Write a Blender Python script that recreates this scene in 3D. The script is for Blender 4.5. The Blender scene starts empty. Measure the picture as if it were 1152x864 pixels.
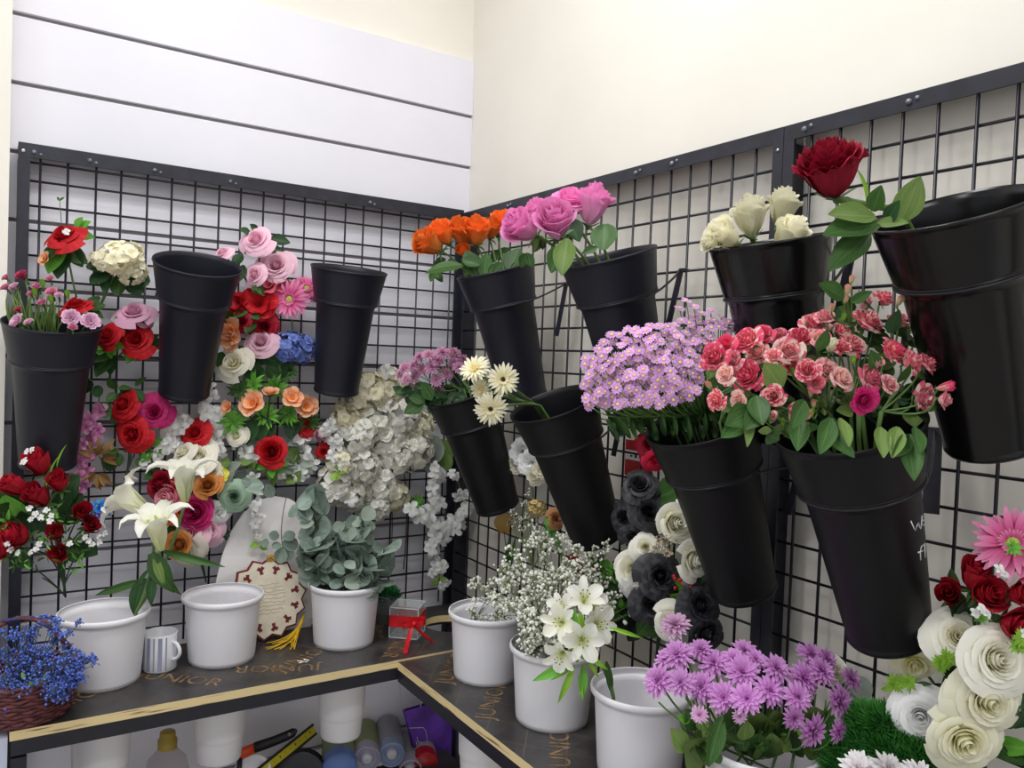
import bpy, math, random
from mathutils import Vector as V3, Matrix
SC = bpy.context.scene
COL = SC.collection
PI = math.pi
rnd = random.Random(7)

# ---------------------------------------------------------------- camera (solved from the 5 cm wire grids)
Z0 = 1.8                                   # height of the first horizontal wire of the grids
F = 906.9
CAM = V3((-1.06728, -1.91115, -0.32809 + Z0))
_rx, _ry, _rz = 1.5429, 0.0384, -0.5778
MROT = Matrix.Rotation(_rz, 3, 'Z') @ Matrix.Rotation(_rx, 3, 'X') @ Matrix.Rotation(_ry, 3, 'Z')
CU, CV, CW = MROT.col[0].copy(), MROT.col[1].copy(), MROT.col[2].copy()
cd = bpy.data.cameras.new('camera')
cd.sensor_width = 36.0
cd.lens = 36.0 * F / 1152.0
cd.clip_start = 0.02
cam = bpy.data.objects.new('camera', cd)
COL.objects.link(cam)
cam.matrix_world = Matrix.Translation(CAM) @ MROT.to_4x4()
SC.camera = cam

def ray(x, y):
    return (CU * ((x - 576) / F) + CV * (-(y - 432) / F) - CW)
def at(x, y, ax, val):
    d = ray(x, y)
    return CAM + d * ((val - CAM[ax]) / d[ax])
def onL(x, y, d=0.0): return at(x, y, 1, -d)      # d metres in front of the left grid
def onR(x, y, d=0.0): return at(x, y, 0, -d)      # d metres in front of the right grid
def onZ(x, y, z): return at(x, y, 2, z)
def depth(p): return -(V3(p) - CAM).dot(CW)
def atd(x, y, dep): return CAM + ray(x, y) * dep
def m_of(px, p): return px * depth(p) / F
def sdir(u, v, w=0.5): return (CU * u + CV * v + CW * w).normalized()

# ---------------------------------------------------------------- colour + materials
def lin(c):
    f = lambda v: (v / 12.92 if v <= 0.04045 else ((v + 0.055) / 1.055) ** 2.4)
    return tuple(f(x / 255.0) for x in c) + (1.0,)
MATS = {}
def newmat(name):
    m = bpy.data.materials.new(name)
    m.use_nodes = True
    nt = m.node_tree
    b = nt.nodes['Principled BSDF']
    return m, nt, b
def plain(name, c, rough=0.5, spec=0.5, metal=0.0, var=0.0, scale=20.0, bump=0.0, bscale=60.0, coat=0.0, trans=0.0):
    if name in MATS: return MATS[name]
    m, nt, b = newmat(name)
    b.inputs['Base Color'].default_value = lin(c)
    b.inputs['Roughness'].default_value = rough
    b.inputs['Specular IOR Level'].default_value = spec
    b.inputs['Metallic'].default_value = metal
    b.inputs['Coat Weight'].default_value = coat
    b.inputs['Transmission Weight'].default_value = trans
    tc = nt.nodes.new('ShaderNodeTexCoord')
    if var:
        n = nt.nodes.new('ShaderNodeTexNoise'); n.inputs['Scale'].default_value = scale; n.inputs['Detail'].default_value = 6
        nt.links.new(tc.outputs['Object'], n.inputs['Vector'])
        r = nt.nodes.new('ShaderNodeValToRGB')
        d = lin([max(0, v * (1 - var)) for v in c]); l = lin([min(255, v * (1 + var)) for v in c])
        r.color_ramp.elements[0].position = 0.3; r.color_ramp.elements[0].color = d
        r.color_ramp.elements[1].position = 0.7; r.color_ramp.elements[1].color = l
        nt.links.new(n.outputs['Fac'], r.inputs['Fac']); nt.links.new(r.outputs['Color'], b.inputs['Base Color'])
    if bump:
        n = nt.nodes.new('ShaderNodeTexNoise'); n.inputs['Scale'].default_value = bscale; n.inputs['Detail'].default_value = 4
        nt.links.new(tc.outputs['Object'], n.inputs['Vector'])
        bp = nt.nodes.new('ShaderNodeBump'); bp.inputs['Strength'].default_value = bump; bp.inputs['Distance'].default_value = 0.002
        nt.links.new(n.outputs['Fac'], bp.inputs['Height']); nt.links.new(bp.outputs['Normal'], b.inputs['Normal'])
    MATS[name] = m
    return m
def petal(name, base, mid, tip, streak=None, samt=0.0, trans=0.2, rough=0.6, jit=0.06, sscale=(7, 1.3), thr=(0.42, 0.6), vein=None):
    """petal or leaf skin: colour runs from the base to the tip of each petal (UV v), with veins of a second colour"""
    if name in MATS: return MATS[name]
    m, nt, b = newmat(name)
    N, L = nt.nodes, nt.links
    uv = N.new('ShaderNodeUVMap'); sp = N.new('ShaderNodeSeparateXYZ'); L.new(uv.outputs['UV'], sp.inputs[0])
    r = N.new('ShaderNodeValToRGB'); r.color_ramp.elements[0].color = lin(base); r.color_ramp.elements[1].color = lin(tip)
    e = r.color_ramp.elements.new(0.5); e.color = lin(mid)
    L.new(sp.outputs['Y'], r.inputs['Fac'])
    out = r.outputs['Color']
    oi = N.new('ShaderNodeObjectInfo')
    ad = N.new('ShaderNodeVectorMath'); ad.operation = 'ADD'
    sc = N.new('ShaderNodeVectorMath'); sc.operation = 'MULTIPLY'; sc.inputs[1].default_value = (sscale[0], sscale[1], 1)
    L.new(uv.outputs['UV'], sc.inputs[0]); L.new(sc.outputs[0], ad.inputs[0])
    mu = N.new('ShaderNodeVectorMath'); mu.operation = 'SCALE'; mu.inputs[0].default_value = (31, 17, 11); L.new(oi.outputs['Random'], mu.inputs['Scale'])
    L.new(mu.outputs[0], ad.inputs[1])
    nz = N.new('ShaderNodeTexNoise'); nz.inputs['Scale'].default_value = 1.0; nz.inputs['Detail'].default_value = 3; L.new(ad.outputs[0], nz.inputs['Vector'])
    if vein:
        su = N.new('ShaderNodeMath'); su.operation = 'SUBTRACT'; su.inputs[1].default_value = .5; L.new(sp.outputs['X'], su.inputs[0])
        ab = N.new('ShaderNodeMath'); ab.operation = 'ABSOLUTE'; L.new(su.outputs[0], ab.inputs[0])
        m1 = N.new('ShaderNodeMapRange'); m1.inputs[1].default_value = .015; m1.inputs[2].default_value = .05; m1.inputs[3].default_value = .6; m1.inputs[4].default_value = 0; L.new(ab.outputs[0], m1.inputs[0])
        mm = N.new('ShaderNodeMath'); mm.operation = 'MULTIPLY_ADD'; mm.inputs[1].default_value = -.8; L.new(ab.outputs[0], mm.inputs[0]); L.new(sp.outputs['Y'], mm.inputs[2])
        sn = N.new('ShaderNodeMath'); sn.operation = 'MULTIPLY'; sn.inputs[1].default_value = 45; L.new(mm.outputs[0], sn.inputs[0])
        s2 = N.new('ShaderNodeMath'); s2.operation = 'SINE'; L.new(sn.outputs[0], s2.inputs[0])
        m2 = N.new('ShaderNodeMapRange'); m2.inputs[1].default_value = .75; m2.inputs[2].default_value = 1.0; m2.inputs[4].default_value = .3; L.new(s2.outputs[0], m2.inputs[0])
        mx_ = N.new('ShaderNodeMath'); mx_.operation = 'MAXIMUM'; L.new(m1.outputs[0], mx_.inputs[0]); L.new(m2.outputs[0], mx_.inputs[1])
        mv_ = N.new('ShaderNodeMix'); mv_.data_type = 'RGBA'; L.new(mx_.outputs[0], mv_.inputs[0]); L.new(out, mv_.inputs[6]); mv_.inputs[7].default_value = lin(vein)
        out = mv_.outputs[2]
    if streak:
        mr = N.new('ShaderNodeMapRange'); mr.inputs[1].default_value = thr[0]; mr.inputs[2].default_value = thr[1]; mr.inputs[4].default_value = samt
        L.new(nz.outputs['Fac'], mr.inputs[0])
        mx = N.new('ShaderNodeMix'); mx.data_type = 'RGBA'; L.new(mr.outputs[0], mx.inputs[0]); L.new(out, mx.inputs[6]); mx.inputs[7].default_value = lin(streak)
        out = mx.outputs[2]
    hs = N.new('ShaderNodeHueSaturation')
    mr2 = N.new('ShaderNodeMapRange'); mr2.inputs[3].default_value = 1 - jit * 2; mr2.inputs[4].default_value = 1 + jit * 2; L.new(oi.outputs['Random'], mr2.inputs[0])
    L.new(mr2.outputs[0], hs.inputs['Value']); L.new(out, hs.inputs['Color']); out = hs.outputs['Color']
    L.new(out, b.inputs['Base Color'])
    b.inputs['Roughness'].default_value = rough; b.inputs['Specular IOR Level'].default_value = 0.25
    bp = N.new('ShaderNodeBump'); bp.inputs['Strength'].default_value = 0.25; bp.inputs['Distance'].default_value = 0.0015
    L.new(nz.outputs['Fac'], bp.inputs['Height']); L.new(bp.outputs['Normal'], b.inputs['Normal'])
    if trans:
        t = N.new('ShaderNodeBsdfTranslucent'); L.new(out, t.inputs['Color'])
        ms = N.new('ShaderNodeMixShader'); ms.inputs[0].default_value = trans
        L.new(b.outputs[0], ms.inputs[1]); L.new(t.outputs[0], ms.inputs[2])
        L.new(ms.outputs[0], N['Material Output'].inputs['Surface'])
    MATS[name] = m
    return m

# ---------------------------------------------------------------- mesh building
class MB:
    def __init__(self):
        self.v, self.f, self.uv, self.mi = [], [], [], []
    def grid(self, rows, mi=0, close=False, flip=False):
        """rows: list of rows of (point, (u, v))"""
        o = len(self.v); nr, nc = len(rows), len(rows[0])
        for r in rows:
            for p, q in r: self.v.append(tuple(p)); self.uv.append(q)
        for i in range(nr - 1):
            for j in range(nc if close else nc - 1):
                a, b = o + i * nc + j, o + i * nc + (j + 1) % nc
                c, d = a + nc, b + nc
                self.f.append((a, c, d, b) if flip else (a, b, d, c)); self.mi.append(mi)
        return o
    def poly(self, pts, mi=0):
        o = len(self.v)
        for p in pts: self.v.append(tuple(p)); self.uv.append((0.5, 0.5))
        self.f.append(tuple(range(o, o + len(pts)))); self.mi.append(mi)
    def box(self, a, b, mi=0):
        x0, y0, z0 = [min(a[i], b[i]) for i in range(3)]; x1, y1, z1 = [max(a[i], b[i]) for i in range(3)]
        c = [(x0,y0,z0),(x1,y0,z0),(x1,y1,z0),(x0,y1,z0),(x0,y0,z1),(x1,y0,z1),(x1,y1,z1),(x0,y1,z1)]
        for q in ((0,3,2,1),(4,5,6,7),(0,1,5,4),(1,2,6,5),(2,3,7,6),(3,0,4,7)):
            self.poly([c[i] for i in q], mi)
    def obox(self, p, q, w, t, up, mi=0):
        """bar from p to q, width w along up x dir, thickness t along up"""
        p, q = V3(p), V3(q); d = (q - p).normalized(); up = V3(up); s = d.cross(up).normalized(); n = s.cross(d).normalized()
        c = []
        for e in (p, q):
            for a, b in ((-1,-1),(1,-1),(1,1),(-1,1)): c.append(e + s * (a * w / 2) + n * (b * t / 2))
        for k in ((3,2,1,0),(4,5,6,7),(0,1,5,4),(1,2,6,5),(2,3,7,6),(3,0,4,7)): self.poly([c[i] for i in k], mi)
    def tube(self, pts, r0, r1=None, n=6, mi=0, cap=True):
        pts = [V3(p) for p in pts]; r1 = r0 if r1 is None else r1
        rows = []; ref = V3((0.31, 0.2, 0.93))
        for i, p in enumerate(pts):
            d = (pts[min(i + 1, len(pts) - 1)] - pts[max(i - 1, 0)])
            d = d.normalized() if d.length > 1e-9 else V3((0, 0, 1))
            if abs(d.dot(ref)) > 0.95: ref = V3((0.9, -0.3, 0.2))
            s = d.cross(ref).normalized(); t = d.cross(s)
            f = i / max(1, len(pts) - 1); r = r0 + (r1 - r0) * f
            rows.append([(p + (s * math.cos(2*PI*k/n) + t * math.sin(2*PI*k/n)) * r, (k / n, f)) for k in range(n)])
        o = self.grid(rows, mi, close=True, flip=True)
        if cap:
            self.f.append(tuple(range(o, o + n))); self.mi.append(mi)
            e = o + (len(pts) - 1) * n
            self.f.append(tuple(reversed(range(e, e + n)))); self.mi.append(mi)
    def lathe(self, prof, n=48, M=None, mi=0, cap0=False, cap1=False):
        rows = []
        for i, (r, z) in enumerate(prof):
            row = []
            for k in range(n):
                a = 2 * PI * k / n; p = V3((r * math.cos(a), r * math.sin(a), z))
                row.append((M @ p if M else p, (k / n, i / (len(prof) - 1))))
            rows.append(row)
        o = self.grid(rows, mi, close=True)
        if cap0: self.f.append(tuple(reversed(range(o, o + n)))); self.mi.append(mi)
        if cap1:
            e = o + (len(prof) - 1) * n; self.f.append(tuple(range(e, e + n))); self.mi.append(mi)
    def ball(self, c, r, n=6, m=4, mi=0, sz=1.0):
        c = V3(c)
        rows = []
        for i in range(m + 1):
            a = -PI / 2 + PI * i / m
            rows.append([(c + V3((math.cos(a) * math.cos(2*PI*k/n) * r, math.cos(a) * math.sin(2*PI*k/n) * r, math.sin(a) * r * sz)), (k / n, i / m)) for k in range(n)])
        self.grid(rows, mi, close=True)
    def mesh(self, name, mats, smooth=True):
        me = bpy.data.meshes.new(name)
        me.from_pydata(self.v, [], self.f)
        for m in mats: me.materials.append(m)
        me.polygons.foreach_set('material_index', self.mi)
        me.polygons.foreach_set('use_smooth', [smooth] * len(self.f))
        ul = me.uv_layers.new(name='UVMap')
        idx = [0] * len(me.loops); me.loops.foreach_get('vertex_index', idx)
        flat = []
        for i in idx: flat.extend(self.uv[i])
        ul.data.foreach_set('uv', flat)
        me.update()
        return me
def link(name, me, parent=None, loc=None, label=None, kind=None):
    o = bpy.data.objects.new(name, me); COL.objects.link(o)
    if loc is not None: o.location = loc
    if parent is not None: o.parent = parent
    if label: o['label'] = label
    if kind: o['kind'] = kind
    return o
def tag(o, label, cat, group=None, kind=None):
    o['label'] = label; o['category'] = cat
    if group: o['group'] = group
    if kind: o['kind'] = kind
    return o
def empty(name, loc, label, cat, group=None):
    o = bpy.data.objects.new(name, None); COL.objects.link(o); o.location = loc; o.empty_display_size = 0.02
    return tag(o, label, cat, group)
def rel(mb, o):
    """shift world-space vertices of mb into the frame of thing o (things are not rotated)"""
    l = o.location
    mb.v = [(p[0] - l[0], p[1] - l[1], p[2] - l[2]) for p in mb.v]
    return mb
def part(name, mb, mats, parent, label=None, smooth=True, kind=None, world=True):
    if world: rel(mb, parent)
    return link(name, mb.mesh(name, mats if isinstance(mats, list) else [mats], smooth), parent, label=label, kind=kind)
def struct(name, mb, mats, smooth=False):
    o = link(name, mb.mesh(name, mats if isinstance(mats, list) else [mats], smooth)); o['kind'] = 'structure'
    return o
def bez(a, b, c, n=8):
    a, b, c = V3(a), V3(b), V3(c)
    return [a * (1 - t) ** 2 + b * (2 * t * (1 - t)) + c * t * t for t in [i / n for i in range(n + 1)]]
# ================================================================ SETTING
M_slat = plain('slatwall_white', (232, 230, 238), 0.45, 0.35, var=0.015, scale=3)
M_groove = plain('slatwall_groove', (150, 146, 144), 0.7, 0.2)
M_cream = plain('cream_paint', (237, 232, 221), 0.75, 0.2, var=0.02, scale=2.5, bump=0.06, bscale=90)
M_floor = plain('floor_tile', (170, 165, 158), 0.4, 0.4, var=0.06, scale=4)
M_ceil = plain('ceiling_white', (236, 235, 232), 0.8, 0.2)
WY = 0.045      # left wall face (y), right wall face (x)
mb = MB()
# painted wall behind and the slat boards fixed on it, with dark grooves between the boards
mb.box((-1.8, WY + 0.014, 0), (WY + 0.2, WY + 0.2, 2.95), 0)
gz = [0.341 - 0.1395 * k for k in range(16)]
top = 0.493
zs = [top] + gz + [-Z0 + 0.1]
for i in range(len(zs) - 1):
    hi = zs[i] - (0 if i == 0 else 0.0055) + Z0; lo = zs[i + 1] + 0.0055 + Z0
    if hi - lo > 0.01:
        mb.box((-1.036, WY, lo), (WY - 0.0005, WY + 0.014, hi), 1)
        if i > 0:   # each board has a thin bevelled lip along its groove
            mb.box((-1.036, WY + 0.003, hi), (WY - 0.0005, WY + 0.014, hi + 0.0025), 1)
for z in gz: mb.box((-1.036, WY + 0.0115, z - 0.0056 + Z0), (WY - 0.0005, WY + 0.0139, z + 0.0056 + Z0), 2)
struct('wall_left', mb, [M_cream, M_slat, M_groove])
mb = MB()
mb.box((WY, -3.6, 0), (WY + 0.16, WY + 0.2, 2.95), 0)
struct('wall_right', mb, [M_cream])
mb = MB(); mb.box((-1.8, -0.03, 0), (-1.037, WY + 0.014, 2.95), 0)
struct('trim_1', mb, [M_cream])
mb = MB(); mb.box((-4.5, -4.5, -0.1), (WY + 0.2, WY + 0.2, 0.0)); struct('floor', mb, [M_floor])
mb = MB(); mb.box((-4.5, -4.5, 2.95), (WY + 0.2, WY + 0.2, 3.05)); struct('ceiling', mb, [M_ceil])

# ---------------------------------------------------------------- light: ceiling lamps of the shop
def area(name, loc, sx, sy, e, col=(1, 1, 1), rot=(0, 0, 0)):
    l = bpy.data.lights.new(name, 'AREA'); l.shape = 'RECTANGLE'; l.size = sx; l.size_y = sy; l.energy = e; l.color = col
    o = bpy.data.objects.new(name, l); COL.objects.link(o); o.location = loc; o.rotation_euler = rot
    return o
LIGHTS = [((-0.75, -0.95, 2.93), 1.2, 0.3, 19.0), ((-2.3, -1.6, 2.93), 1.2, 0.3, 18.0), ((-1.2, -3.0, 2.93), 1.2, 0.3, 18.0)]
for i, (p, sx, sy, e) in enumerate(LIGHTS): area('ceiling_lamp_light', p, sx, sy, e, (0.97, 0.985, 1.0))
w = bpy.data.worlds.new('world'); SC.world = w; w.use_nodes = True
w.node_tree.nodes['Background'].inputs[0].default_value = (0.93, 0.95, 1.0, 1)
w.node_tree.nodes['Background'].inputs[1].default_value = 0.67
SC.view_settings.view_transform = 'Standard'; SC.view_settings.look = 'None'
SC.view_settings.gamma = 1.0; SC.view_settings.use_curve_mapping = False; SC.view_settings.exposure = 0.09
SC.cycles.max_bounces = 8; SC.cycles.transparent_max_bounces = 24; SC.cycles.use_denoising = True

# ================================================================ WIRE GRIDS
M_iron = plain('black_iron', (30, 31, 42), 0.42, 0.5, var=0.25, scale=30, bump=0.15, bscale=40)
M_wire = plain('black_wire', (24, 23, 34), 0.38, 0.5)
M_screw = plain('screw_metal', (190, 190, 195), 0.3, 0.5, metal=0.9)
M_weld = plain('weld_grey', (120, 122, 132), 0.45, 0.5, metal=0.5, var=0.2, scale=120)
S = 0.05; RW = 0.0024
hrow = [Z0 - S * k for k in range(0, 20)]
xs_left = [-(0.65 + 19 - k) * S + rnd.uniform(-0.002, 0.002) for k in range(20)]
g1 = empty('wire_grid_panel', (-0.5, 0, 0.62), 'black wire grid panel on the slatted white wall, hung with artificial flowers', 'grid panel')
mb = MB()
for x in xs_left: mb.tube([(x, 0.0, Z0 - 0.985), (x, 0.0, Z0 + 0.055)], RW, n=6)
for z in hrow: mb.tube([(-1.017, 0.0042, z), (-0.005, 0.0042, z)], RW, n=6)
mb.tube([(-1.017, 0.0042, Z0 + 0.037), (-0.005, 0.0042, Z0 + 0.037)], RW, n=6)
part('wire_mesh', mb, M_wire, g1)
mb = MB(); mb.box((-1.022, -0.006, Z0 + 0.045), (0.0, -0.001, Z0 + 0.073)); mb.box((-1.022, -0.001, Z0 + 0.069), (0.0, 0.043, Z0 + 0.073)); part('top_rail', mb, M_iron, g1, smooth=False)
mb = MB(); mb.box((-1.022, -0.006, 0.55), (-1.001, -0.0012, Z0 + 0.0449)); mb.box((-1.022, -0.0012, 0.55), (-1.018, 0.043, Z0 + 0.0449)); part('side_post', mb, M_iron, g1, smooth=False)
mb = MB(); mb.box((-0.021, -0.006, 0.55), (0.0, -0.0012, Z0 + 0.0449)); part('side_post', mb, M_iron, g1, smooth=False)
mb = MB(); mb.lathe([(0, 0), (0.004, 0), (0.004, 0.0015), (0.0025, 0.0022), (0, 0.0022)], 16, Matrix.Translation((-1.0135, -0.006, Z0 + 0.056)) @ Matrix.Rotation(PI / 2, 4, 'X')); part('screw', mb, M_screw, g1, label='silver screw head in the corner of the frame')
for x in (-0.995, -0.895, -0.77, -0.61, -0.27):
    mb = MB(); mb.ball((x, -0.006, Z0 + 0.056), 0.005, 8, 6); mb.ball((x + 0.012, -0.006, Z0 + 0.053), 0.0035, 8, 6); part('weld_spot', mb, M_weld, g1)

def gridR(y0, y1, ys, label, posts):
    g = empty('wire_grid_panel', (0, (y0 + y1) / 2, 0.62), label, 'grid panel')
    mb = MB()
    for y in ys: mb.tube([(0.0, y, Z0 - 0.985), (0.0, y, Z0 + 0.055)], RW, n=6)
    for z in hrow: mb.tube([(0.0042, y0, z), (0.0042, y1, z)], RW, n=6)
    part('wire_mesh', mb, M_wire, g)
    mb = MB(); mb.box((-0.006, y0, Z0 + 0.04), (-0.001, y1, Z0 + 0.064)); mb.box((-0.001, y0, Z0 + 0.06), (0.043, y1, Z0 + 0.064)); part('top_rail', mb, M_iron, g, smooth=False)
    for a, b in posts:
        mb = MB(); mb.box((-0.006, a, 0.55), (-0.0012, b, Z0 + 0.0399)); mb.box((-0.0012, max(a, b) - 0.004, 0.55), (0.043, max(a, b), Z0 + 0.0399)); part('side_post', mb, M_iron, g, smooth=False)
    return g
ysA = [-(1.83 + k) * S + rnd.uniform(-0.0015, 0.0015) for k in range(19)]
gA = gridR(-0.0066, -1.0505, ysA, 'black wire grid panel on the cream wall from the corner to the middle post', [(-0.0066, -0.0272), (-1.0305, -1.0505)])
ysB = [-(22.0 + k) * S + rnd.uniform(-0.0015, 0.0015) for k in range(0, 16)]
gB = gridR(-1.0515, -1.9, ysB, 'black wire grid panel on the cream wall beyond the middle post, behind the red rose', [(-1.0515, -1.0715), (-1.88, -1.9)])
for g, y in ((gA, -0.235), (gA, -0.46), (gA, -0.70), (gA, -0.80), (gB, -1.09), (gB, -1.26)):
    mb = MB(); mb.ball((-0.006, y, Z0 + 0.051), 0.005, 8, 6); mb.ball((-0.006, y - 0.012, Z0 + 0.054), 0.0035, 8, 6); part('weld_spot', mb, M_weld, g)
mb = MB(); mb.lathe([(0, 0), (0.003, 0), (0.003, 0.0015), (0, 0.002)], 12, Matrix.Translation((-0.006, -1.0405, Z0 + 0.028)) @ Matrix.Rotation(-PI / 2, 4, 'Y')); part('screw', mb, M_screw, gA)

# ================================================================ SHELF: steel frame + two plywood boards
ZS = Z0 - 0.965
def ply_mat():
    m, nt, b = newmat('film_faced_plywood'); N, L = nt.nodes, nt.links
    tc = N.new('ShaderNodeTexCoord'); n = N.new('ShaderNodeTexNoise'); n.inputs['Scale'].default_value = 9; n.inputs['Detail'].default_value = 8; n.inputs['Roughness'].default_value = 0.7
    L.new(tc.outputs['Object'], n.inputs['Vector'])
    r = N.new('ShaderNodeValToRGB'); e = r.color_ramp.elements; e[0].position = 0.35; e[0].color = lin((34, 32, 34)); e[1].position = 0.75; e[1].color = lin((78, 74, 72))
    L.new(n.outputs['Fac'], r.inputs['Fac']); L.new(r.outputs['Color'], b.inputs['Base Color'])
    b.inputs['Roughness'].default_value = 0.33; b.inputs['Specular IOR Level'].default_value = 0.5
    return m
M_film = ply_mat()
def edge_mat():
    m, nt, b = newmat('raw_plywood_edge'); N, L = nt.nodes, nt.links
    tc = N.new('ShaderNodeTexCoord'); mp = N.new('ShaderNodeMapping'); mp.inputs['Scale'].default_value = (14, 14, 260)
    n = N.new('ShaderNodeTexNoise'); n.inputs['Scale'].default_value = 1.0; n.inputs['Detail'].default_value = 6
    L.new(tc.outputs['Object'], mp.inputs[0]); L.new(mp.outputs[0], n.inputs['Vector'])
    r = N.new('ShaderNodeValToRGB'); e = r.color_ramp.elements; e[0].position = 0.3; e[0].color = lin((120, 88, 56)); e[1].position = 0.42; e[1].color = lin((222, 200, 150))
    L.new(n.outputs['Fac'], r.inputs['Fac']); L.new(r.outputs['Color'], b.inputs['Base Color']); b.inputs['Roughness'].default_value = 0.8
    return m
M_edge = edge_mat()
M_gold = plain('gold_print', (112, 88, 60), 0.45, 0.4, var=0.45, scale=45)
# white buckets: centres solved from their rims
WB = {'W1': (-0.872, -0.222), 'W2': (-0.649, -0.207), 'W3': (-0.391, -0.228), 'W4': (-0.203, -0.530), 'W5': (-0.200, -0.755), 'W6': (-0.189, -0.975), 'W7': (-0.172, -1.195)}
HOLE = {'H1': (-0.122, -0.225)}
YF, YB = -0.385, -0.087          # front / back edge of the left board
XF = -0.332                       # front edge of the right board
def board(name, x0, x1, y0, y1, z, holes, label):
    t = 0.016
    mbb = MB(); mbb.box((x0, y0, z - t), (x1, y1, z), 1)
    me = mbb.mesh(name, [M_film, M_edge], False)
    for p in me.polygons:
        if p.normal.z > 0.9: p.material_index = 0
    o = link(name, me)
    cut = []
    for (hx, hy, hr) in holes:
        c = MB(); c.lathe([(hr, z - t - 0.02), (hr, z + 0.02)], 40, Matrix.Translation((hx, hy, 0)), 1, True, True)
        co = link('cutter', c.mesh('cutter', [M_film, M_edge], False)); cut.append(co)
        md = o.modifiers.new('hole', 'BOOLEAN'); md.operation = 'DIFFERENCE'; md.object = co; md.solver = 'EXACT'
    bpy.context.view_layer.update()
    dg = bpy.context.evaluated_depsgraph_get()
    me2 = bpy.data.meshes.new_from_object(o.evaluated_get(dg))
    o.modifiers.clear(); o.data = me2
    for c in cut: bpy.data.objects.remove(c)
    return tag(o, label, 'shelf board')
HR = 0.0595
bL = board('plywood_board', -1.026, -0.012, YF, YB, ZS, [(*WB[k], HR) for k in ('W1', 'W2', 'W3')] + [(HOLE['H1'][0], HOLE['H1'][1], 0.062)], 'black film-faced plywood board under the mug and plaque, raw yellow edge')
bR = board('plywood_board', XF, -0.012, -1.75, YF - 0.001, ZS - 0.004, [(*WB[k], HR) for k in ('W4', 'W5', 'W6', 'W7')], "black film-faced plywood board under the baby's breath buckets, raw yellow edge")

# printed gold lettering and ruled lines on the film
def text_mesh(body, size, mats, extrude=0.0):
    c = bpy.data.curves.new('t', 'FONT'); c.body = body; c.size = size; c.extrude = extrude; c.align_x = 'CENTER'; c.align_y = 'CENTER'; c.resolution_u = 3
    o = bpy.data.objects.new('t', c); COL.objects.link(o); bpy.context.view_layer.update()
    me = bpy.data.meshes.new_from_object(o.evaluated_get(bpy.context.evaluated_depsgraph_get()))
    bpy.data.objects.remove(o); me.materials.clear()
    for m in mats: me.materials.append(m)
    return me
LM = text_mesh('JUNIOR', 0.050, [M_gold])
def print_on(b, z, spots):
    for x, y, a in spots:
        o = link('printed_lettering', LM, b); o.location = (x, y, z + 0.0004); o.rotation_euler = (0, 0, a)
print_on(bL, ZS, [(-0.745, -0.285, -0.72), (-0.50, -0.285, 0.55), (-0.93, -0.30, 0.6), (-0.29, -0.30, -2.3), (-0.72, -0.14, 0.6), (-0.27, -0.16, 0.9), (-0.565, -0.315, 2.75)])
print_on(bR, ZS - 0.004, [(-0.245, -0.465, 0.85), (-0.255, -0.64, 0.85), (-0.25, -0.85, 0.95), (-0.08, -0.64, 0.85), (-0.255, -1.1, 0.9)])
def rules(b, z, x0, x1, y0, y1):
    m = MB()
    n = int((x1 - x0 + (y1 - y0)) / 0.09) + 2
    for k in range(n):
        c = x0 - (y1 - y0) + k * 0.09
        for s in (1, -1):
            # line x = c + s*0.8*(y-y0)
            pts = []
            ya, yb = y0, y1
            xa = c if s > 0 else c + (y1 - y0) * 0.8
            xb = xa + s * 0.8 * (yb - ya)
            t0, t1 = 0.0, 1.0
            if xb == xa: continue
            for lim, sg in ((x0, 1), (x1, -1)):
                fa, fb = sg * (xa - lim), sg * (xb - lim)
                if fa < 0 and fb < 0: t0 = 2; break
                if fa < 0: t0 = max(t0, fa / (fa - fb))
                elif fb < 0: t1 = min(t1, fa / (fa - fb))
            if t0 >= t1: continue
            p = V3((xa + (xb - xa) * t0, ya + (yb - ya) * t0, 0)); q = V3((xa + (xb - xa) * t1, ya + (yb - ya) * t1, 0))
            d = (q - p).normalized(); nn = V3((-d.y, d.x, 0)) * 0.0007
            zz = V3((0, 0, z + 0.0003))
            m.poly([p - nn + zz, q - nn + zz, q + nn + zz, p + nn + zz])
    return m
part('printed_lines', rules(None, ZS, -1.02, -0.2, YF + 0.005, YB - 0.04), plain('grey_print', (104, 92, 78), 0.5), bL, world=True)
part('printed_lines', rules(None, ZS - 0.004, XF + 0.005, -0.03, -1.7, YF - 0.006), MATS['grey_print'], bR, world=True)

M_frame = plain('shelf_steel', (26, 26, 36), 0.45, 0.5, var=0.15, scale=25)
sf = empty('shelf_frame', (-0.5, -0.24, 0.0), 'black steel frame with legs carrying the two plywood boards', 'shelf frame')
fz1, fz0 = ZS - 0.0165, ZS - 0.042
def fbar(name, a, b):
    m = MB(); m.box(a, b); part(name, m, M_frame, sf, smooth=False)
fbar('rail', (-1.024, YF + 0.001, fz0), (XF + 0.024, YF + 0.024, fz1))
fbar('rail', (-1.024, YB - 0.024, fz0), (-0.03, YB - 0.001, fz1))
fbar('rail', (-1.024, YF + 0.0245, fz0), (-1.0, YB - 0.0245, fz1))
fz1 -= 0.004; fz0 -= 0.004
fbar('rail', (XF + 0.001, -1.74, fz0), (XF + 0.024, YF - 0.0005, fz1))
fbar('rail', (-0.04, -1.74, fz0), (-0.017, YB - 0.025, fz1 - 0.0005))
for x, y in ((-1.024, YF + 0.001), (-1.024, YB - 0.024), (XF + 0.001, -1.74), (-0.04, -1.74), (-0.04, YB - 0.05)):
    fbar('leg', (x, y, 0.0), (x + 0.023, y + 0.023, fz0 - 0.0005))
ZL = 0.45
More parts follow.
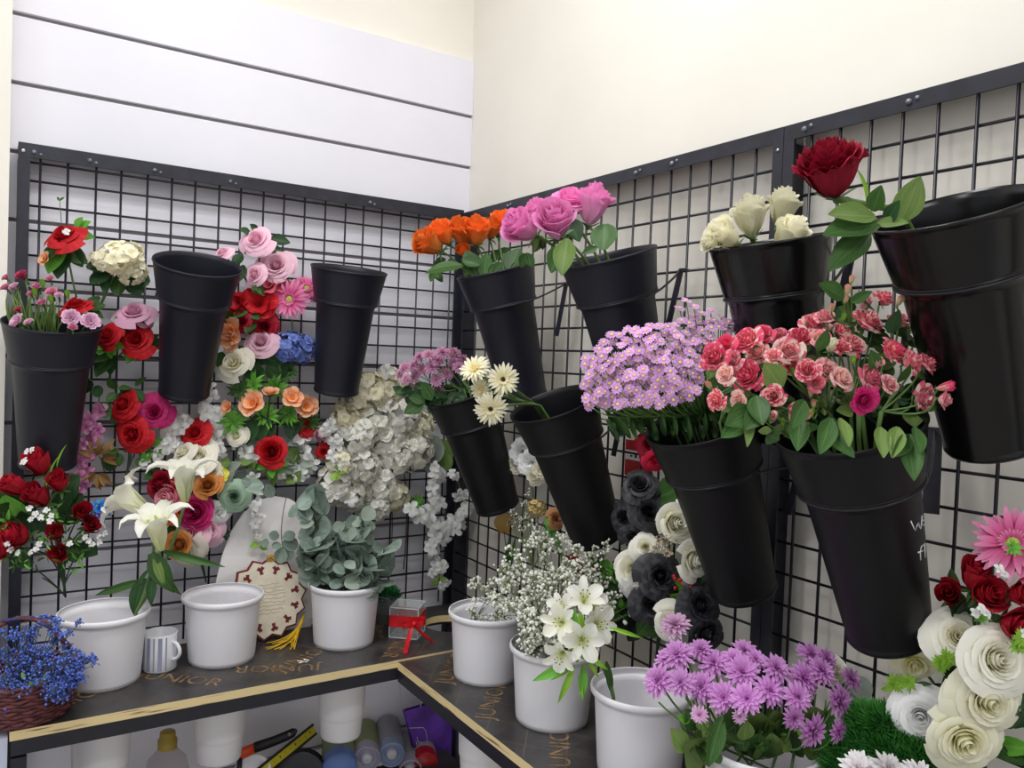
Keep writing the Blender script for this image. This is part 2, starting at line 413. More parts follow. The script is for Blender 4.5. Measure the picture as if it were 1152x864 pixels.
mb = MB(); mb.box((-1.0, YF + 0.03, ZL - 0.016), (-0.045, YB + 0.0, ZL)); o = link('storage_board', mb.mesh('storage_board', [plain('dark_board', (62, 58, 60), 0.6, var=0.1)], False)); tag(o, 'dark lower storage board under the plywood shelf, holding bottles and cans', 'shelf board')
for x in (-1.0, -0.07):
    fbar('cross_rail', (x, YF + 0.0245, ZL - 0.0395), (x + 0.022, YB - 0.0245, ZL - 0.0165))

# ================================================================ BUCKETS
M_blk = plain('black_plastic', (28, 29, 40), 0.42, 0.35, var=0.12, scale=8, bump=0.04, bscale=20)  # lit copy of the bucket plastic: the stronger light is in the colour
M_blkg = plain('black_plastic_glossy_shaded', (11, 11, 14), 0.22, 0.4, var=0.12, scale=8, bump=0.03, bscale=14)  # glossier buckets; dim room reflections are put into the near-black colour
M_blkm = plain('black_plastic_shaded', (17, 17, 21), 0.42, 0.3, var=0.15, scale=8, bump=0.04, bscale=20)  # same plastic for the dimmer buckets, their shade painted as a darker tone
M_wht = plain('white_plastic', (236, 234, 238), 0.35, 0.45, var=0.012, scale=5)
def bucket_mesh(name, prof_out, th, mat, n=64):
    """prof_out from the rim down to the closed bottom; the inside follows at wall thickness th"""
    m = MB()
    inner = [(max(0.001, r - th), z) for r, z in prof_out[2:]]
    zb = prof_out[-1][1]
    inner = [(r, z if z > zb + 0.004 else zb + 0.004) for r, z in inner]
    prof = [(0.0005, zb + 0.004)] + inner[::-1] + prof_out + [(0.0005, zb)]
    prof = prof[::-1]
    m.lathe(prof, n)
    return m.mesh(name, [mat])
def ringprof(c, w, k=6):
    return [(c[0] + w * math.cos(a), c[1] + w * math.sin(a)) for a in [PI / 2 - PI * i / k for i in range(k + 1)]]
H_b = 0.291
PB = [(0.0855, 0.0006), (0.0868, 0.0), (0.0872, -0.003), (0.0855, -0.0045), (0.0845, -0.010), (0.0735, -0.069), (0.0735, -0.071)] + ringprof((0.0727, -0.0735), 0.0013) + [(0.0712, -0.0775), (0.0690, -0.079), (0.0660, -0.088), (0.0515, -0.280), (0.0515, -0.282), (0.0525, -0.284), (0.0525, -0.288), (0.0505, -0.291)]
MB_blacks = {m.name: bucket_mesh('black_bucket', PB, 0.0022, m) for m in (M_blk, M_blkg, M_blkm)}
PW = [(0.0770, 0.003), (0.0790, 0.0042), (0.0812, 0.002), (0.0816, -0.002), (0.0805, -0.006), (0.0785, -0.008), (0.0755, -0.009), (0.0740, -0.016), (0.0662, -0.122), (0.0650, -0.1305), (0.0580, -0.1312), (0.0560, -0.136), (0.0540, -0.16), (0.0502, -0.285), (0.0496, -0.293), (0.0482, -0.295), (0.0474, -0.299), (0.0445, -0.338), (0.0425, -0.342)]
MB_white = bucket_mesh('white_bucket', PW, 0.0022, M_wht)

BK = {'B2': ('L', (-0.710, -0.176, -0.153), 0.377), 'B3': ('L', (-0.377, -0.154, -0.131), 0.202), 'B1': ('L', (-0.962, -0.130, -0.287), 0.242),
      'B4': ('R', (-0.147, -0.417, -0.130), 0.307), 'B5': ('R', (-0.153, -0.803, -0.136), 0.330), 'B6': ('R', (-0.124, -1.131, -0.140), 0.223), 'B7': ('R', (-0.173, -1.420, -0.139), 0.408),
      'B8': ('R', (-0.166, -0.323, -0.400), 0.381), 'B9': ('R', (-0.175, -0.689, -0.402), 0.419), 'B10': ('R', (-0.169, -1.057, -0.407), 0.396), 'B11': ('R', (-0.204, -1.326, -0.388), 0.380)}
BL = {'B1': 'black cone bucket of small pink carnations at the edge of the slatted wall',
      'B2': 'empty black cone bucket on the slatted wall above the red and magenta roses',
      'B3': 'empty black cone bucket on the slatted wall above the white hydrangea mass',
      'B4': 'black cone bucket tilted out from the wall, holding orange roses',
      'B5': 'black cone bucket tilted out from the wall, holding big pink roses',
      'B6': 'glossy black cone bucket holding white roses',
      'B7': 'large glossy black cone bucket holding one dark red rose',
      'B8': 'black cone bucket of dusty pink chrysanthemums nearest the corner',
      'B9': 'nearly empty black cone bucket with cream gerberas leaning over its rim',
      'B10': 'black cone bucket full of tiny lilac asters',
      'B11': 'black cone bucket of striped pink spray roses with white handwriting'}
HL = {'B1': 'gripping the bucket of small pink carnations', 'B2': 'gripping the empty bucket above the red and magenta roses', 'B3': 'gripping the empty bucket above the white hydrangeas',
      'B4': 'gripping the bucket of orange roses', 'B5': 'gripping the bucket of big pink roses', 'B6': 'gripping the bucket of white roses', 'B7': 'gripping the bucket of the dark red rose', 'B8': 'gripping the bucket of dusty pink chrysanthemums',
      'B9': 'gripping the cream gerbera bucket', 'B10': 'gripping the lilac aster bucket', 'B11': 'gripping the spray rose bucket with handwriting'}
STRAP = {'B4': ((637, 319), (626, 378), .012), 'B5': ((766, 304), (750, 374), .012), 'B6': ((957, 288), (945, 345), .014), 'B9': ((699, 468), (690, 513), .012), 'B11': ((1051, 484), (1047, 578), .022)}
BAX, BRIM = {}, {}
for k, (w, c, TILT) in BK.items():
    c = V3((c[0], c[1], c[2] + Z0))
    rot = Matrix.Rotation(TILT, 3, 'X') if w == 'L' else Matrix.Rotation(-TILT, 3, 'Y')
    ax = rot @ V3((0, 0, 1)); BAX[k] = ax; BRIM[k] = c
    o = link('flower_bucket', MB_blacks[(M_blk if w == 'L' or k in ('B4', 'B5') else M_blkg if k in ('B6', 'B7') else M_blkm).name]); o.matrix_world = Matrix.Translation(c) @ rot.to_4x4()
    tag(o, BL[k], 'bucket', 'black cone buckets on the grids')
    # steel holder: ring under the collar, two arms to the grid, flat strap hanging on the wires
    hc = c - ax * 0.0765
    hold = empty('bucket_holder', c - ax * 0.0765 + (V3((0, 1, 0)) if w == 'L' else V3((1, 0, 0))) * 0.07,
                 'black steel ring holder ' + HL[k], 'bucket holder', 'ring holders of the black buckets')
    mb = MB()
    M = Matrix.Translation(hc) @ rot.to_4x4()
    mb.tube([M @ V3((0.0727 * math.cos(a), 0.0727 * math.sin(a), 0)) for a in [2 * PI * i / 40 for i in range(41)]], 0.0021, n=6)
    part('ring', mb, M_wire, hold)
    out = V3((0, -1, 0)) if w == 'L' else V3((-1, 0, 0)); sd = V3((1, 0, 0)) if w == 'L' else V3((0, -1, 0))
    for s in (-1, 1):
        base = hc + sd * (s * 0.0727)
        wp = base.copy(); wp[1 if w == 'L' else 0] = -0.004
        wp = wp + sd * (s * (0.012 if w == 'R' else -0.03)); wp.z = base.z + 0.014
        if s == 1 and k in STRAP: wp = onR(*STRAP[k][0], 0.008)
        mb = MB(); mb.tube(bez(base, base + V3((0, 0, 0.004)) - out * 0.03, wp, 6), 0.0021, n=6); part('arm', mb, M_wire, hold)
    s = 1
    wp = hc + sd * (0.06 if w == 'R' else 0.02); wp[1 if w == 'L' else 0] = -0.0095; wp.z = hc.z + 0.014
    lo = wp + V3((0, 0, -0.085)) + out * 0.012 - sd * 0.012
    sw = 0.012
    if k in STRAP: wp, lo, sw = onR(*STRAP[k][0], 0.0095), onR(*STRAP[k][1], 0.022), STRAP[k][2]
    mb = MB(); mb.obox(wp, lo, sw, 0.003, out); mb.obox(wp + V3((0, 0, 0.002)), wp + V3((0, 0, 0.002)) - out * 0.016, sw, 0.003, (0, 0, 1))
    part('strap', mb, M_iron, hold, smooth=False)
WL = {'W1': 'white plastic bucket holding the white lilies, beside the blue flower basket', 'W2': 'empty white plastic bucket set in the shelf between mug and round plaque',
      'W3': 'white plastic bucket holding eucalyptus', 'W4': "white plastic bucket nearest the corner under a thin spray of baby's breath",
      'W5': "white plastic bucket packed with baby's breath", 'W6': 'white plastic bucket holding a single alstroemeria stem', 'W7': 'white plastic bucket holding lilac chrysanthemums'}
WC = {}
for k, (x, y) in WB.items():
    z = ZS + 0.1312 - (0.004 if k in ('W4', 'W5', 'W6', 'W7') else 0)
    o = link('white_bucket', MB_white); o.location = (x, y, z); WC[k] = V3((x, y, z))
    tag(o, WL[k], 'bucket', 'white buckets set into the shelf')
# handwriting in white marker on the spray rose bucket
M_ink = plain('white_marker', (235, 235, 240), 0.6)
def handwriting(k, strokes):
    c, ax = BRIM[k], BAX[k]
    m = MB()
    for st in strokes:
        pts = []
        for (x, y) in st:
            d = ray(x, y)
            # meet the cone: r(h) = 0.066 - 0.0755*(h-0.088)
            lo, hi = 0.5, depth(c) + 0.02
            prev = None
            hit = None
            for i in range(600):
                tt = depth(c) - 0.12 + i * 0.0004
                p = CAM + d * tt; h = (c - p).dot(ax); r = ((p - c) + ax * h).length
                if r <= 0.066 - 0.0755 * (h - 0.088): hit = p; break
            if hit is None:
                # beyond the silhouette: slide along the cone's side
                p = CAM + d * depth(c); h = (c - p).dot(ax); r0 = 0.066 - 0.0755 * (h - 0.088)
                q = (p - c) + ax * h; hit = c - ax * h + q.normalized() * r0
            pts.append(hit)
        m.tube(pts, 0.0009, n=5)
    b = [o for o in COL.objects if o.get('label') == BL[k]][0]
    mw = b.matrix_world.copy() if False else (Matrix.Translation(c) @ Matrix.Rotation(-BK[k][2], 4, 'Y'))
    inv = mw.inverted()
    m.v = [tuple(inv @ V3(p)) for p in m.v]
    link('handwriting', m.mesh('handwriting', [M_ink]), b, label='white handwritten marker letters')
handwriting('B11', [[(1024.5, 586), (1027, 592), (1029.5, 597), (1031.5, 591), (1033, 588), (1034, 593), (1035.5, 595), (1036.5, 588), (1037, 580)], [(1038.2, 585), (1038.6, 586)], [(1038.4, 590), (1038.8, 591)],
                   [(1038.5, 613), (1036, 615), (1035.2, 622), (1035.5, 630)], [(1032.5, 621.5), (1038, 619.5)], [(1040, 611), (1040.3, 620), (1040.6, 627)]])
# ================================================================ FLOWER MESHES (unit size: about 1 across, facing +Z)
def pshape(s, pk, tipp=0.6, basew=0.25):
    if s < pk: return basew + (1 - basew) * math.sin(s / pk * PI / 2)
    t = (s - pk) / (1 - pk); return max(0.0, math.cos(t * PI / 2)) ** tipp
def add_petal(m, r0, z0, th, L, w, e0, e1, cup=0.15, pk=0.6, tipp=0.6, basew=0.25, nu=5, nv=3, mi=0, ruf=0.0, rn=rnd, tw=0.0, fold=0.0, dv=0.0, ce=1.0):
    """petal growing outward at azimuth th, elevation running e0 -> e1 along its length"""
    rows = []; r, z = r0, z0; ph = rn.random() * 6
    ct, st = math.cos(th), math.sin(th)
    for i in range(nu + 1):
        s = i / nu; e = e0 + (e1 - e0) * s ** ce
        if i: r += math.cos(e) * L / nu; z += math.sin(e) * L / nu
        ww = w * pshape(min(s, 0.985), pk, tipp, basew)
        row = []
        for j in range(nv + 1):
            a = -1 + 2 * j / nv
            y = ww * a; n = cup * ww * a * a - fold * ww * (1 - abs(a)) + ruf * s * math.sin(a * 7 + ph + s * 4) * w + tw * a * ww
            x_ = r - math.sin(e) * n; z_ = z + math.cos(e) * n
            row.append((V3((x_ * ct - y * st, x_ * st + y * ct, z_)), (0.5 + a / 2, min(1.0, dv + s * (1 - dv)))))
        rows.append(row)
    m.grid(rows, mi)
def rose_mesh(seed, n=24, op=0.6, H=0.8, sep=True, nv=6, nu=6):
    rn = random.Random(seed); m = MB()
    for i in range(n):
        f = i / (n - 1); th = i * 2.39996 + rn.uniform(-0.2, 0.2)
        rm = 0.05 + (0.25 + 0.14 * op) * f ** 0.8
        roll = (0.04 + 0.30 * op) * f ** 1.6 * rn.uniform(0.7, 1.15)
        h = H * (1 - 0.42 * op * f ** 1.3) * rn.uniform(0.95, 1.04)
        z0 = -H * 0.5 + 0.02 * (1 - f)
        span = 1.75 - 0.95 * f
        rows = []; ph = rn.random() * 6
        for u in range(nu + 1):
            s = u / nu; row = []
            body = math.sin(min(1, s * 1.25) * PI / 2) ** 0.75
            lip = max(0, s - 0.55) / 0.45
            for v in range(nv + 1):
                a = -1 + 2 * v / nv
                ang = th + a * span * (0.35 + 0.65 * math.sin(min(1, s * 1.4 + 0.08) * PI / 2)) * (1 - 0.06 * max(0, s - 0.75) / 0.25)
                r = rm * body * (1 + 0.10 * a) + roll * lip ** 2 + 0.012 * math.sin(3 * a + ph) * lip - 0.06 * f * op * abs(a) ** 2 * lip
                z = z0 + h * s - h * 0.15 * abs(a) ** 4 * s - roll * 0.7 * lip ** 3 + (0.012 if n < 40 else 0.06) * math.sin((4 if n < 40 else 9) * a + ph) * lip
                row.append((V3((r * math.cos(ang), r * math.sin(ang), z)), (0.5 + a / 2, s)))
            rows.append(row)
        m.grid(rows, 0)
    if sep:
        for k in range(5): add_petal(m, 0.03, -H * 0.5 - 0.01, k * 1.2566 + rn.random() * 0.3, 0.34, 0.055, 0.5, rn.uniform(-0.9, 0.9), 0.1, 0.3, 1.0, 0.6, 4, 2, 1, rn=rn)
        m.ball((0, 0, -H * 0.5 - 0.015), 0.06, 8, 5, 1)
    return m
def disc_mesh(seed, layers, sep=True, nu=4, nv=2):
    """daisy/gerbera/chrysanthemum: layers = (count, r0, z0, length, halfwidth, e0, e1, tip)"""
    rn = random.Random(seed); m = MB()
    for li, (n, r0, z0, L, w, e0, e1, tp) in enumerate(layers):
        off = rn.random() * 6
        for k in range(n):
            add_petal(m, r0, z0 + rn.uniform(-0.01, 0.01), off + 2 * PI * (k + rn.uniform(-0.22, 0.22)) / n, L * rn.uniform(0.88, 1.06), w * rn.uniform(0.85, 1.1), e0 + rn.uniform(-0.12, 0.12), e1 + rn.uniform(-0.2, 0.2), 0.35, 0.62, tp, 0.45, nu, nv, 0, rn=rn)
    if sep:
        for k in range(8): add_petal(m, 0.0, -0.10, k * 0.785, 0.15, 0.05, 0.3, 0.9, 0.2, 0.5, 0.8, 0.6, 3, 2, 1, rn=rn)
    return m
def centre_mesh(r, z, h=0.5, bumps=40, seed=1):
    m = MB(); m.lathe([(r, z), (r * 0.95, z + r * h * 0.5), (r * 0.7, z + r * h * 0.9), (r * 0.3, z + r * h), (0.001, z + r * h * 0.92)], 14)
    rn = random.Random(seed)
    for k in range(bumps):
        a = k * 2.39996; q = math.sqrt((k + 0.5) / bumps) * r * 0.97
        m.ball((q * math.cos(a), q * math.sin(a), z + r * h * (1 - 0.5 * (q / r) ** 2)), r * 0.10, 4, 3)
    return m
GERB = [(22, 0.08, 0.0, 0.43, 0.048, 0.15, -0.10, 0.5), (18, 0.07, 0.02, 0.38, 0.045, 0.35, 0.05, 0.5), (22, 0.06, 0.035, 0.14, 0.02, 0.9, 0.4, 0.7)]
MUM = [(15, 0.05, -0.03, 0.47, 0.065, 0.05, -0.05, 0.55), (13, 0.05, 0.0, 0.43, 0.065, 0.35, 0.1, 0.55), (11, 0.04, 0.02, 0.36, 0.06, 0.7, 0.35, 0.55), (12, 0.03, 0.04, 0.27, 0.04, 1.0, 0.75, 0.6), (9, 0.015, 0.05, 0.2, 0.035, 1.3, 1.2, 0.7)]
ASTER = [(15, 0.1, 0.0, 0.40, 0.085, 0.2, -0.05, 0.5)]
def hydrangea_mesh(seed, n=46, r=0.36, ps=0.13, flat=0.8, four=True):
    rn = random.Random(seed); m = MB()
    for k in range(n):
        zz = 1 - 1.55 * (k + 0.5) / n; q = math.sqrt(max(0, 1 - zz * zz)); a = k * 2.39996
        d = V3((q * math.cos(a), q * math.sin(a), zz)); d = (d + V3((rn.uniform(-.35, .35), rn.uniform(-.35, .35), rn.uniform(-.35, .35)))).normalized()
        c = V3((d.x * r, d.y * r, d.z * r * flat)) * rn.uniform(0.82, 1.14)
        R = d.to_track_quat('Z', 'Y').to_matrix() @ Matrix.Rotation(rn.random() * 6, 3, 'Z')
        o = len(m.v)
        np_ = 4 if four else 5
        for j in range(np_): add_petal(m, 0.01, 0, j * 2 * PI / np_, ps, ps * 0.6, 0.75, -0.25, 0.2, 0.6, 0.5, 0.3, 4, 3, 0, 0.22, rn)
        m.ball((0, 0, 0.012), 0.016, 5, 3, 0)
        for i in range(o, len(m.v)): m.v[i] = tuple(c + R @ V3(m.v[i]))
    # green core that carries the florets
    m.ball((0, 0, 0), r * 0.6, 12, 8, 0, flat)
    return m
def carnation_mesh(seed, n=34):
    rn = random.Random(seed); m = MB()
    for k in range(n):
        f = k / (n - 1)
        add_petal(m, 0.02, -0.25, k * 2.39996, 0.5 * (0.75 + 0.25 * f) , 0.15, 1.5 - 0.2 * f, 1.25 - 1.15 * f, 0.1, 0.85, 0.3, 0.12, 5, 5, 0, 0.16, rn)
    m.lathe([(0.05, -0.5), (0.075, -0.46), (0.085, -0.3), (0.10, -0.22)], 10, None, 1, True)
    return m
def lily_mesh(seed, e0=1.15, e1=-0.9, L=0.80, w=0.13, ce=1.4):
    rn = random.Random(seed); m = MB()
    for k in range(6):
        add_petal(m, 0.02, -0.3, k * PI / 3 + rn.uniform(-.08, .08), L * rn.uniform(0.95, 1.05), w * (1.15 if k % 2 else 0.85), e0, e1 + rn.uniform(-0.25, 0.25), 0.45, 0.5, 0.75, 0.3, 10, 4, 0, 0.03, rn, fold=0.12, ce=ce)
    for k in range(6):
        a = k * PI / 3 + 0.5
        p = [V3((0.01 * math.cos(a), 0.01 * math.sin(a), -0.28)), V3((0.06 * math.cos(a), 0.06 * math.sin(a), 0.0)), V3((0.13 * math.cos(a), 0.13 * math.sin(a), 0.17))]
        m.tube(bez(*p, 5), 0.006, n=5, mi=1); m.ball(p[2], 0.02, 6, 4, 2)
    m.tube([(0, 0, -0.28), (0.01, 0, 0.0), (0.02, 0.01, 0.24)], 0.008, n=5, mi=1); m.ball((0.02, 0.01, 0.25), 0.018, 6, 4, 1)
    return m
def alstro_mesh(seed):
    rn = random.Random(seed); m = MB()
    for k in range(6): add_petal(m, 0.02, -0.3, k * PI / 3 + rn.uniform(-.1, .1), 0.6 * rn.uniform(.92, 1.05), 0.17 if k % 2 == 0 else 0.11, 1.25, 0.15, 0.3, 0.72, 0.5, 0.2, 6, 4, 0, 0.06, rn)
    for k in range(6):
        a = k * 1.05 + 0.4; m.tube(bez((0, 0, -0.26), (0.05 * math.cos(a), 0.05 * math.sin(a), 0), (0.1 * math.cos(a), 0.1 * math.sin(a), 0.12), 4), 0.008, n=4, mi=1); m.ball((0.1 * math.cos(a), 0.1 * math.sin(a), 0.13), 0.022, 5, 3, 2)
    return m
def cup_mesh(seed, n=10, e0=1.2, e1=0.2, L=0.5, w=0.24, ruf=0.08):
    """open cupped bloom (peony / anemone) of broad petals in two rounds"""
    rn = random.Random(seed); m = MB()
    for k in range(n):
        inner = k < n // 2
        add_petal(m, 0.02, -0.18, k * 2.39996, L * (0.75 if inner else 1.0) * rn.uniform(.92, 1.05), w, e0 - (0 if inner else 0.35), e1 + (0.6 if inner else 0), 0.35, 0.68, 0.42, 0.3, 6, 5, 0, ruf, rn)
    for k in range(5): add_petal(m, 0.02, -0.2, k * 1.2566, 0.25, 0.06, 0.2, 0.2, 0.1, 0.4, 1.0, 0.5, 3, 2, 1, rn=rn)
    return m
def floret_mesh(seed, n=5):
    rn = random.Random(seed); m = MB()
    for k in range(n): add_petal(m, 0.03, 0, k * 2 * PI / n + rn.uniform(-.2, .2), 0.46 * rn.uniform(.7, 1.1), 0.17, 0.8 * rn.uniform(.5, 1.3), -0.6, 0.3, 0.62, 0.55, 0.3, 5, 3, 0, 0.2, rn)
    m.tube([(0, 0, 0.02), (0, 0, 0.2)], 0.03, 0.015, 5, 0); m.ball((0, 0, -0.05), 0.06, 6, 4, 1)
    return m
def leaf_mesh(seed, w=0.27, pk=0.42, tipp=0.9, droop=0.5, fold=0.22, basew=0.12, serr=0.0, nu=8, nv=4):
    """leaf along +Y, one unit long"""
    rn = random.Random(seed); m = MB()
    o = len(m.v)
    add_petal(m, 0, 0, PI / 2, 1.0, w, 0.3 * droop, -0.8 * droop, 0.1, pk, tipp, basew, nu, nv, 0, 0.04, rn, fold=fold)
    k = max(V3(p).length for p in m.v)
    m.v = [(p[0], p[1] / k, p[2] / k) for p in m.v]
    return m
def tuft_mesh(seed, n=14, w=0.09, L=0.5, e=(0.1, 1.1)):
    rn = random.Random(seed); m = MB()
    for k in range(n): add_petal(m, 0.02, -0.05, k * 2.39996 + rn.uniform(-.2, .2), L * rn.uniform(.6, 1.05), w * rn.uniform(.8, 1.2), rn.uniform(*e), rn.uniform(-0.5, 0.3), 0.1, 0.45, 0.9, 0.2, 4, 2, 0, rn=rn, fold=0.15)
    return m
GEN = {
 'rose': lambda s: rose_mesh(s, 26, 0.75, 0.72), 'roseopen': lambda s: rose_mesh(s, 26, 1.15, 0.56), 'rosecut': lambda s: rose_mesh(s, 22, 0.42, 0.98),
 'rosebud': lambda s: rose_mesh(s, 11, 0.10, 1.15, nv=5), 'roseshag': lambda s: rose_mesh(s, 44, 0.42, 0.84, nv=9), 'spray': lambda s: rose_mesh(s, 17, 0.75, 0.72, nv=5, nu=5),
 'silk': lambda s: rose_mesh(s, 15, 1.25, 0.5, sep=False),
 'gerbera': lambda s: disc_mesh(s, GERB), 'mum': lambda s: disc_mesh(s, MUM), 'aster': lambda s: disc_mesh(s, ASTER, False, 3, 2),
 'hydrangea': lambda s: hydrangea_mesh(s), 'pompon': lambda s: disc_mesh(s, MUM + [(7, 0.01, 0.06, 0.17, 0.04, 1.5, 1.45, 0.7)]),
 'carnation': lambda s: carnation_mesh(s), 'lily': lambda s: lily_mesh(s), 'lilytrumpet': lambda s: lily_mesh(s, 1.42, -1.0, 0.9, 0.14, 3.0), 'alstro': lambda s: alstro_mesh(s),
 'cup': lambda s: cup_mesh(s), 'peony': lambda s: cup_mesh(s, 14, 1.0, -0.1, 0.5, 0.26, 0.12), 'floret': lambda s: floret_mesh(s),
 'leaf': lambda s: leaf_mesh(s), 'leafround': lambda s: leaf_mesh(s, 0.44, 0.5, 0.5, 0.25, 0.08, 0.25), 'leaflance': lambda s: leaf_mesh(s, 0.14, 0.4, 1.0, 0.9, 0.25, 0.3),
 'leafserr': lambda s: leaf_mesh(s, 0.33, 0.4, 0.8, 0.35, 0.18, 0.15), 'tuft': lambda s: tuft_mesh(s, 22, 0.06), 'tuftwide': lambda s: tuft_mesh(s, 11, 0.15, 0.5),
}
CACHE = {}
NORM = {'rose', 'roseopen', 'rosecut', 'roseshag', 'spray', 'silk', 'gerbera', 'mum', 'aster', 'hydrangea', 'pompon', 'carnation', 'cup', 'peony'}
def norm(kind, m):
    if kind in NORM:
        r = sorted(math.hypot(p[0], p[1]) for p in m.v)[int(len(m.v) * .985)]; k = .5 / r
        m.v = [(p[0] * k, p[1] * k, p[2] * k) for p in m.v]
    return m
def fmesh(kind, mats, var):
    key = (kind, tuple(m.name for m in mats), var)
    if key not in CACHE: CACHE[key] = norm(kind, GEN[kind](var * 13 + len(kind))).mesh(kind, mats)
    return CACHE[key]
G = plain('leaf_green_calyx', (74, 112, 52), 0.55)
# leaves
LG_dark = petal('leaf_dark', (34, 60, 34), (42, 74, 42), (40, 72, 40), (64, 98, 58), 0.5, 0.12, 0.42, 0.14, vein=(78, 110, 70))
LG_mid = petal('leaf_mid', (50, 84, 38), (58, 92, 44), (52, 88, 40), (84, 120, 64), 0.4, 0.18, 0.45, 0.14, vein=(96, 128, 74))
LG_bright = petal('leaf_bright', (84, 150, 50), (98, 170, 58), (88, 160, 50), (140, 190, 90), 0.4, 0.2, 0.45, 0.12, vein=(136, 188, 90))
LG_lime = petal('leaf_lime', (150, 190, 70), (150, 198, 66), (128, 180, 60), None, 0, 0.25, 0.45, 0.1)
LG_olive = petal('leaf_olive', (104, 134, 62), (112, 142, 70), (108, 136, 70), (150, 170, 110), 0.3, 0.18, 0.5, 0.1, vein=(146, 166, 104))
LG_euc = petal('leaf_eucalyptus', (112, 130, 116), (122, 140, 126), (134, 150, 138), (168, 186, 176), 0.4, 0.1, 0.6, 0.14)
LG_grey = petal('leaf_grey_green', (136, 150, 134), (150, 162, 148), (158, 168, 156), None, 0, 0.12, 0.6, 0.1)
LG_black = petal('leaf_black_green', (14, 20, 18), (20, 28, 24), (22, 30, 28), None, 0, 0.05, 0.35, 0.1)
STEM = plain('stem_green', (92, 124, 62), 0.5); STEM_d = plain('stem_dark', (44, 66, 40), 0.5); STEM_b = plain('stem_brown', (74, 58, 48), 0.6)
POLLEN = plain('pollen_brown', (150, 84, 30), 0.8); YEL = plain('yellow_disc', (228, 186, 60), 0.8); PALEGREEN = plain('pale_green', (196, 208, 120), 0.6)
DARKDISC = plain('dark_disc', (58, 22, 26), 0.8); LIMEDISC = plain('lime_disc', (176, 186, 84), 0.8)

class Th:
    """one flower stem, spray or bouquet; pl says how a pixel becomes a point: ('L', d), ('R', d) in front of a grid or ('D', depth)"""
    def __init__(self, name, pl, x, y, label, cat, group=None, dd=0.0):
        self.pl = pl; self.o = empty(name, self.p(x, y, dd), label, cat, group); self.stems = None
    def p(self, x, y, dd=0.0):
        k, d = self.pl
        return onL(x, y, d + dd) if k == 'L' else onR(x, y, d + dd) if k == 'R' else atd(x, y, d - dd)
    def bloom(self, kind, mat, x, y, px, dr=(0, 0.3, 1), dd=0.0, var=None, name='bloom', spin=None, m2=G, m3=POLLEN, disc=None, label=None, sq=1.0, pos=None):
        pos = self.p(x, y, dd) if pos is None else pos
        var = rnd.randrange(3) if var is None else var
        mats = [mat, m2] + ([m3] if kind in ('lily', 'lilytrumpet', 'alstro') else [])
        ob = link(name, fmesh(kind, mats, var), self.o, label=label)
        s = m_of(px, pos); d = sdir(*dr)
        q = d.to_track_quat('Z', 'Y').to_matrix() @ Matrix.Rotation(rnd.random() * 6.28 if spin is None else spin, 3, 'Z')
        ob.matrix_local = Matrix.Translation(pos - self.o.location) @ q.to_4x4() @ Matrix.Diagonal((s, s, s * sq, 1))
        if disc:
            r, z, dm = disc
            key = ('centre', r, z, dm.name)
            if key not in CACHE: CACHE[key] = centre_mesh(r, z).mesh('flower_center', [dm])
            link('flower_center', CACHE[key], ob)
        ob['_b'] = 0; del ob['_b']
        self.last = (pos, d, s)
        return ob
    def base(self, k=0.5):
        pos, d, s = self.last
        return pos - d * s * k
    def leaf(self, mat, a, b, kind='leaf', da=0.0, db=0.0, nrm=(0, 0.4, 1), w=1.0, label=None):
        A, B = self.p(a[0], a[1], da), self.p(b[0], b[1], db)
        y = (B - A); L = y.length; y.normalize(); n = sdir(*nrm); x = y.cross(n).normalized(); z = x.cross(y)
        R = Matrix((x, y, z)).transposed()
        ob = link('leaf', fmesh(kind, [mat], rnd.randrange(2)), self.o, label=label)
        ob.matrix_local = Matrix.Translation(A - self.o.location) @ R.to_4x4() @ Matrix.Diagonal((L * w, L, L, 1))
        return ob
    def leaves(self, mat, x, y, n, lpx, spread=1.0, dd=-0.005, kind='leaf', a0=0, a1=360, w=1.0, up=0.0):
        for k in range(n):
            a = math.radians(a0 + (a1 - a0) * (k + rnd.random() * 0.8) / n); l = lpx * rnd.uniform(0.7, 1.1)
            r = lpx * 0.2 * spread
            self.leaf(mat, (x + math.cos(a) * r, y - math.sin(a) * r), (x + math.cos(a) * (r + l), y - math.sin(a) * (r + l)), kind, dd, dd + rnd.uniform(-0.008, 0.018), (rnd.uniform(-.6, .6), rnd.uniform(0, .8), 1), w)
    def stem(self, pts, r=0.0016, mat=STEM, r1=None, name='stem'):
        mb = MB(); mb.tube(pts, r, r1, 6); return part(name, mb, mat, self.o)
    def stemto(self, end, ctrl=None, r=0.0016, mat=STEM, k=0.42):
        b = self.base(k); pos, d, s = self.last; end = V3(end)
        c = V3(ctrl) if ctrl else b - d * (end - b).length * 0.4
        return self.stem(bez(b, c, end, 10), r, mat)
def into(k, fr=0.0, fu=0.0, dn=0.2, rr=0.035):
    """a point inside black bucket k, dn below the rim"""
    c, ax = BRIM[k], BAX[k]
    u = V3((1, 0, 0)) if BK[k][0] == 'L' else V3((0, -1, 0)); v = ax.cross(u)
    return c - ax * dn + u * (fr * rr) + v * (fu * rr)
def intoW(k, a=0.0, dn=0.25, rr=0.03):
    return WC[k] + V3((math.cos(a) * rr, math.sin(a) * rr, -dn))
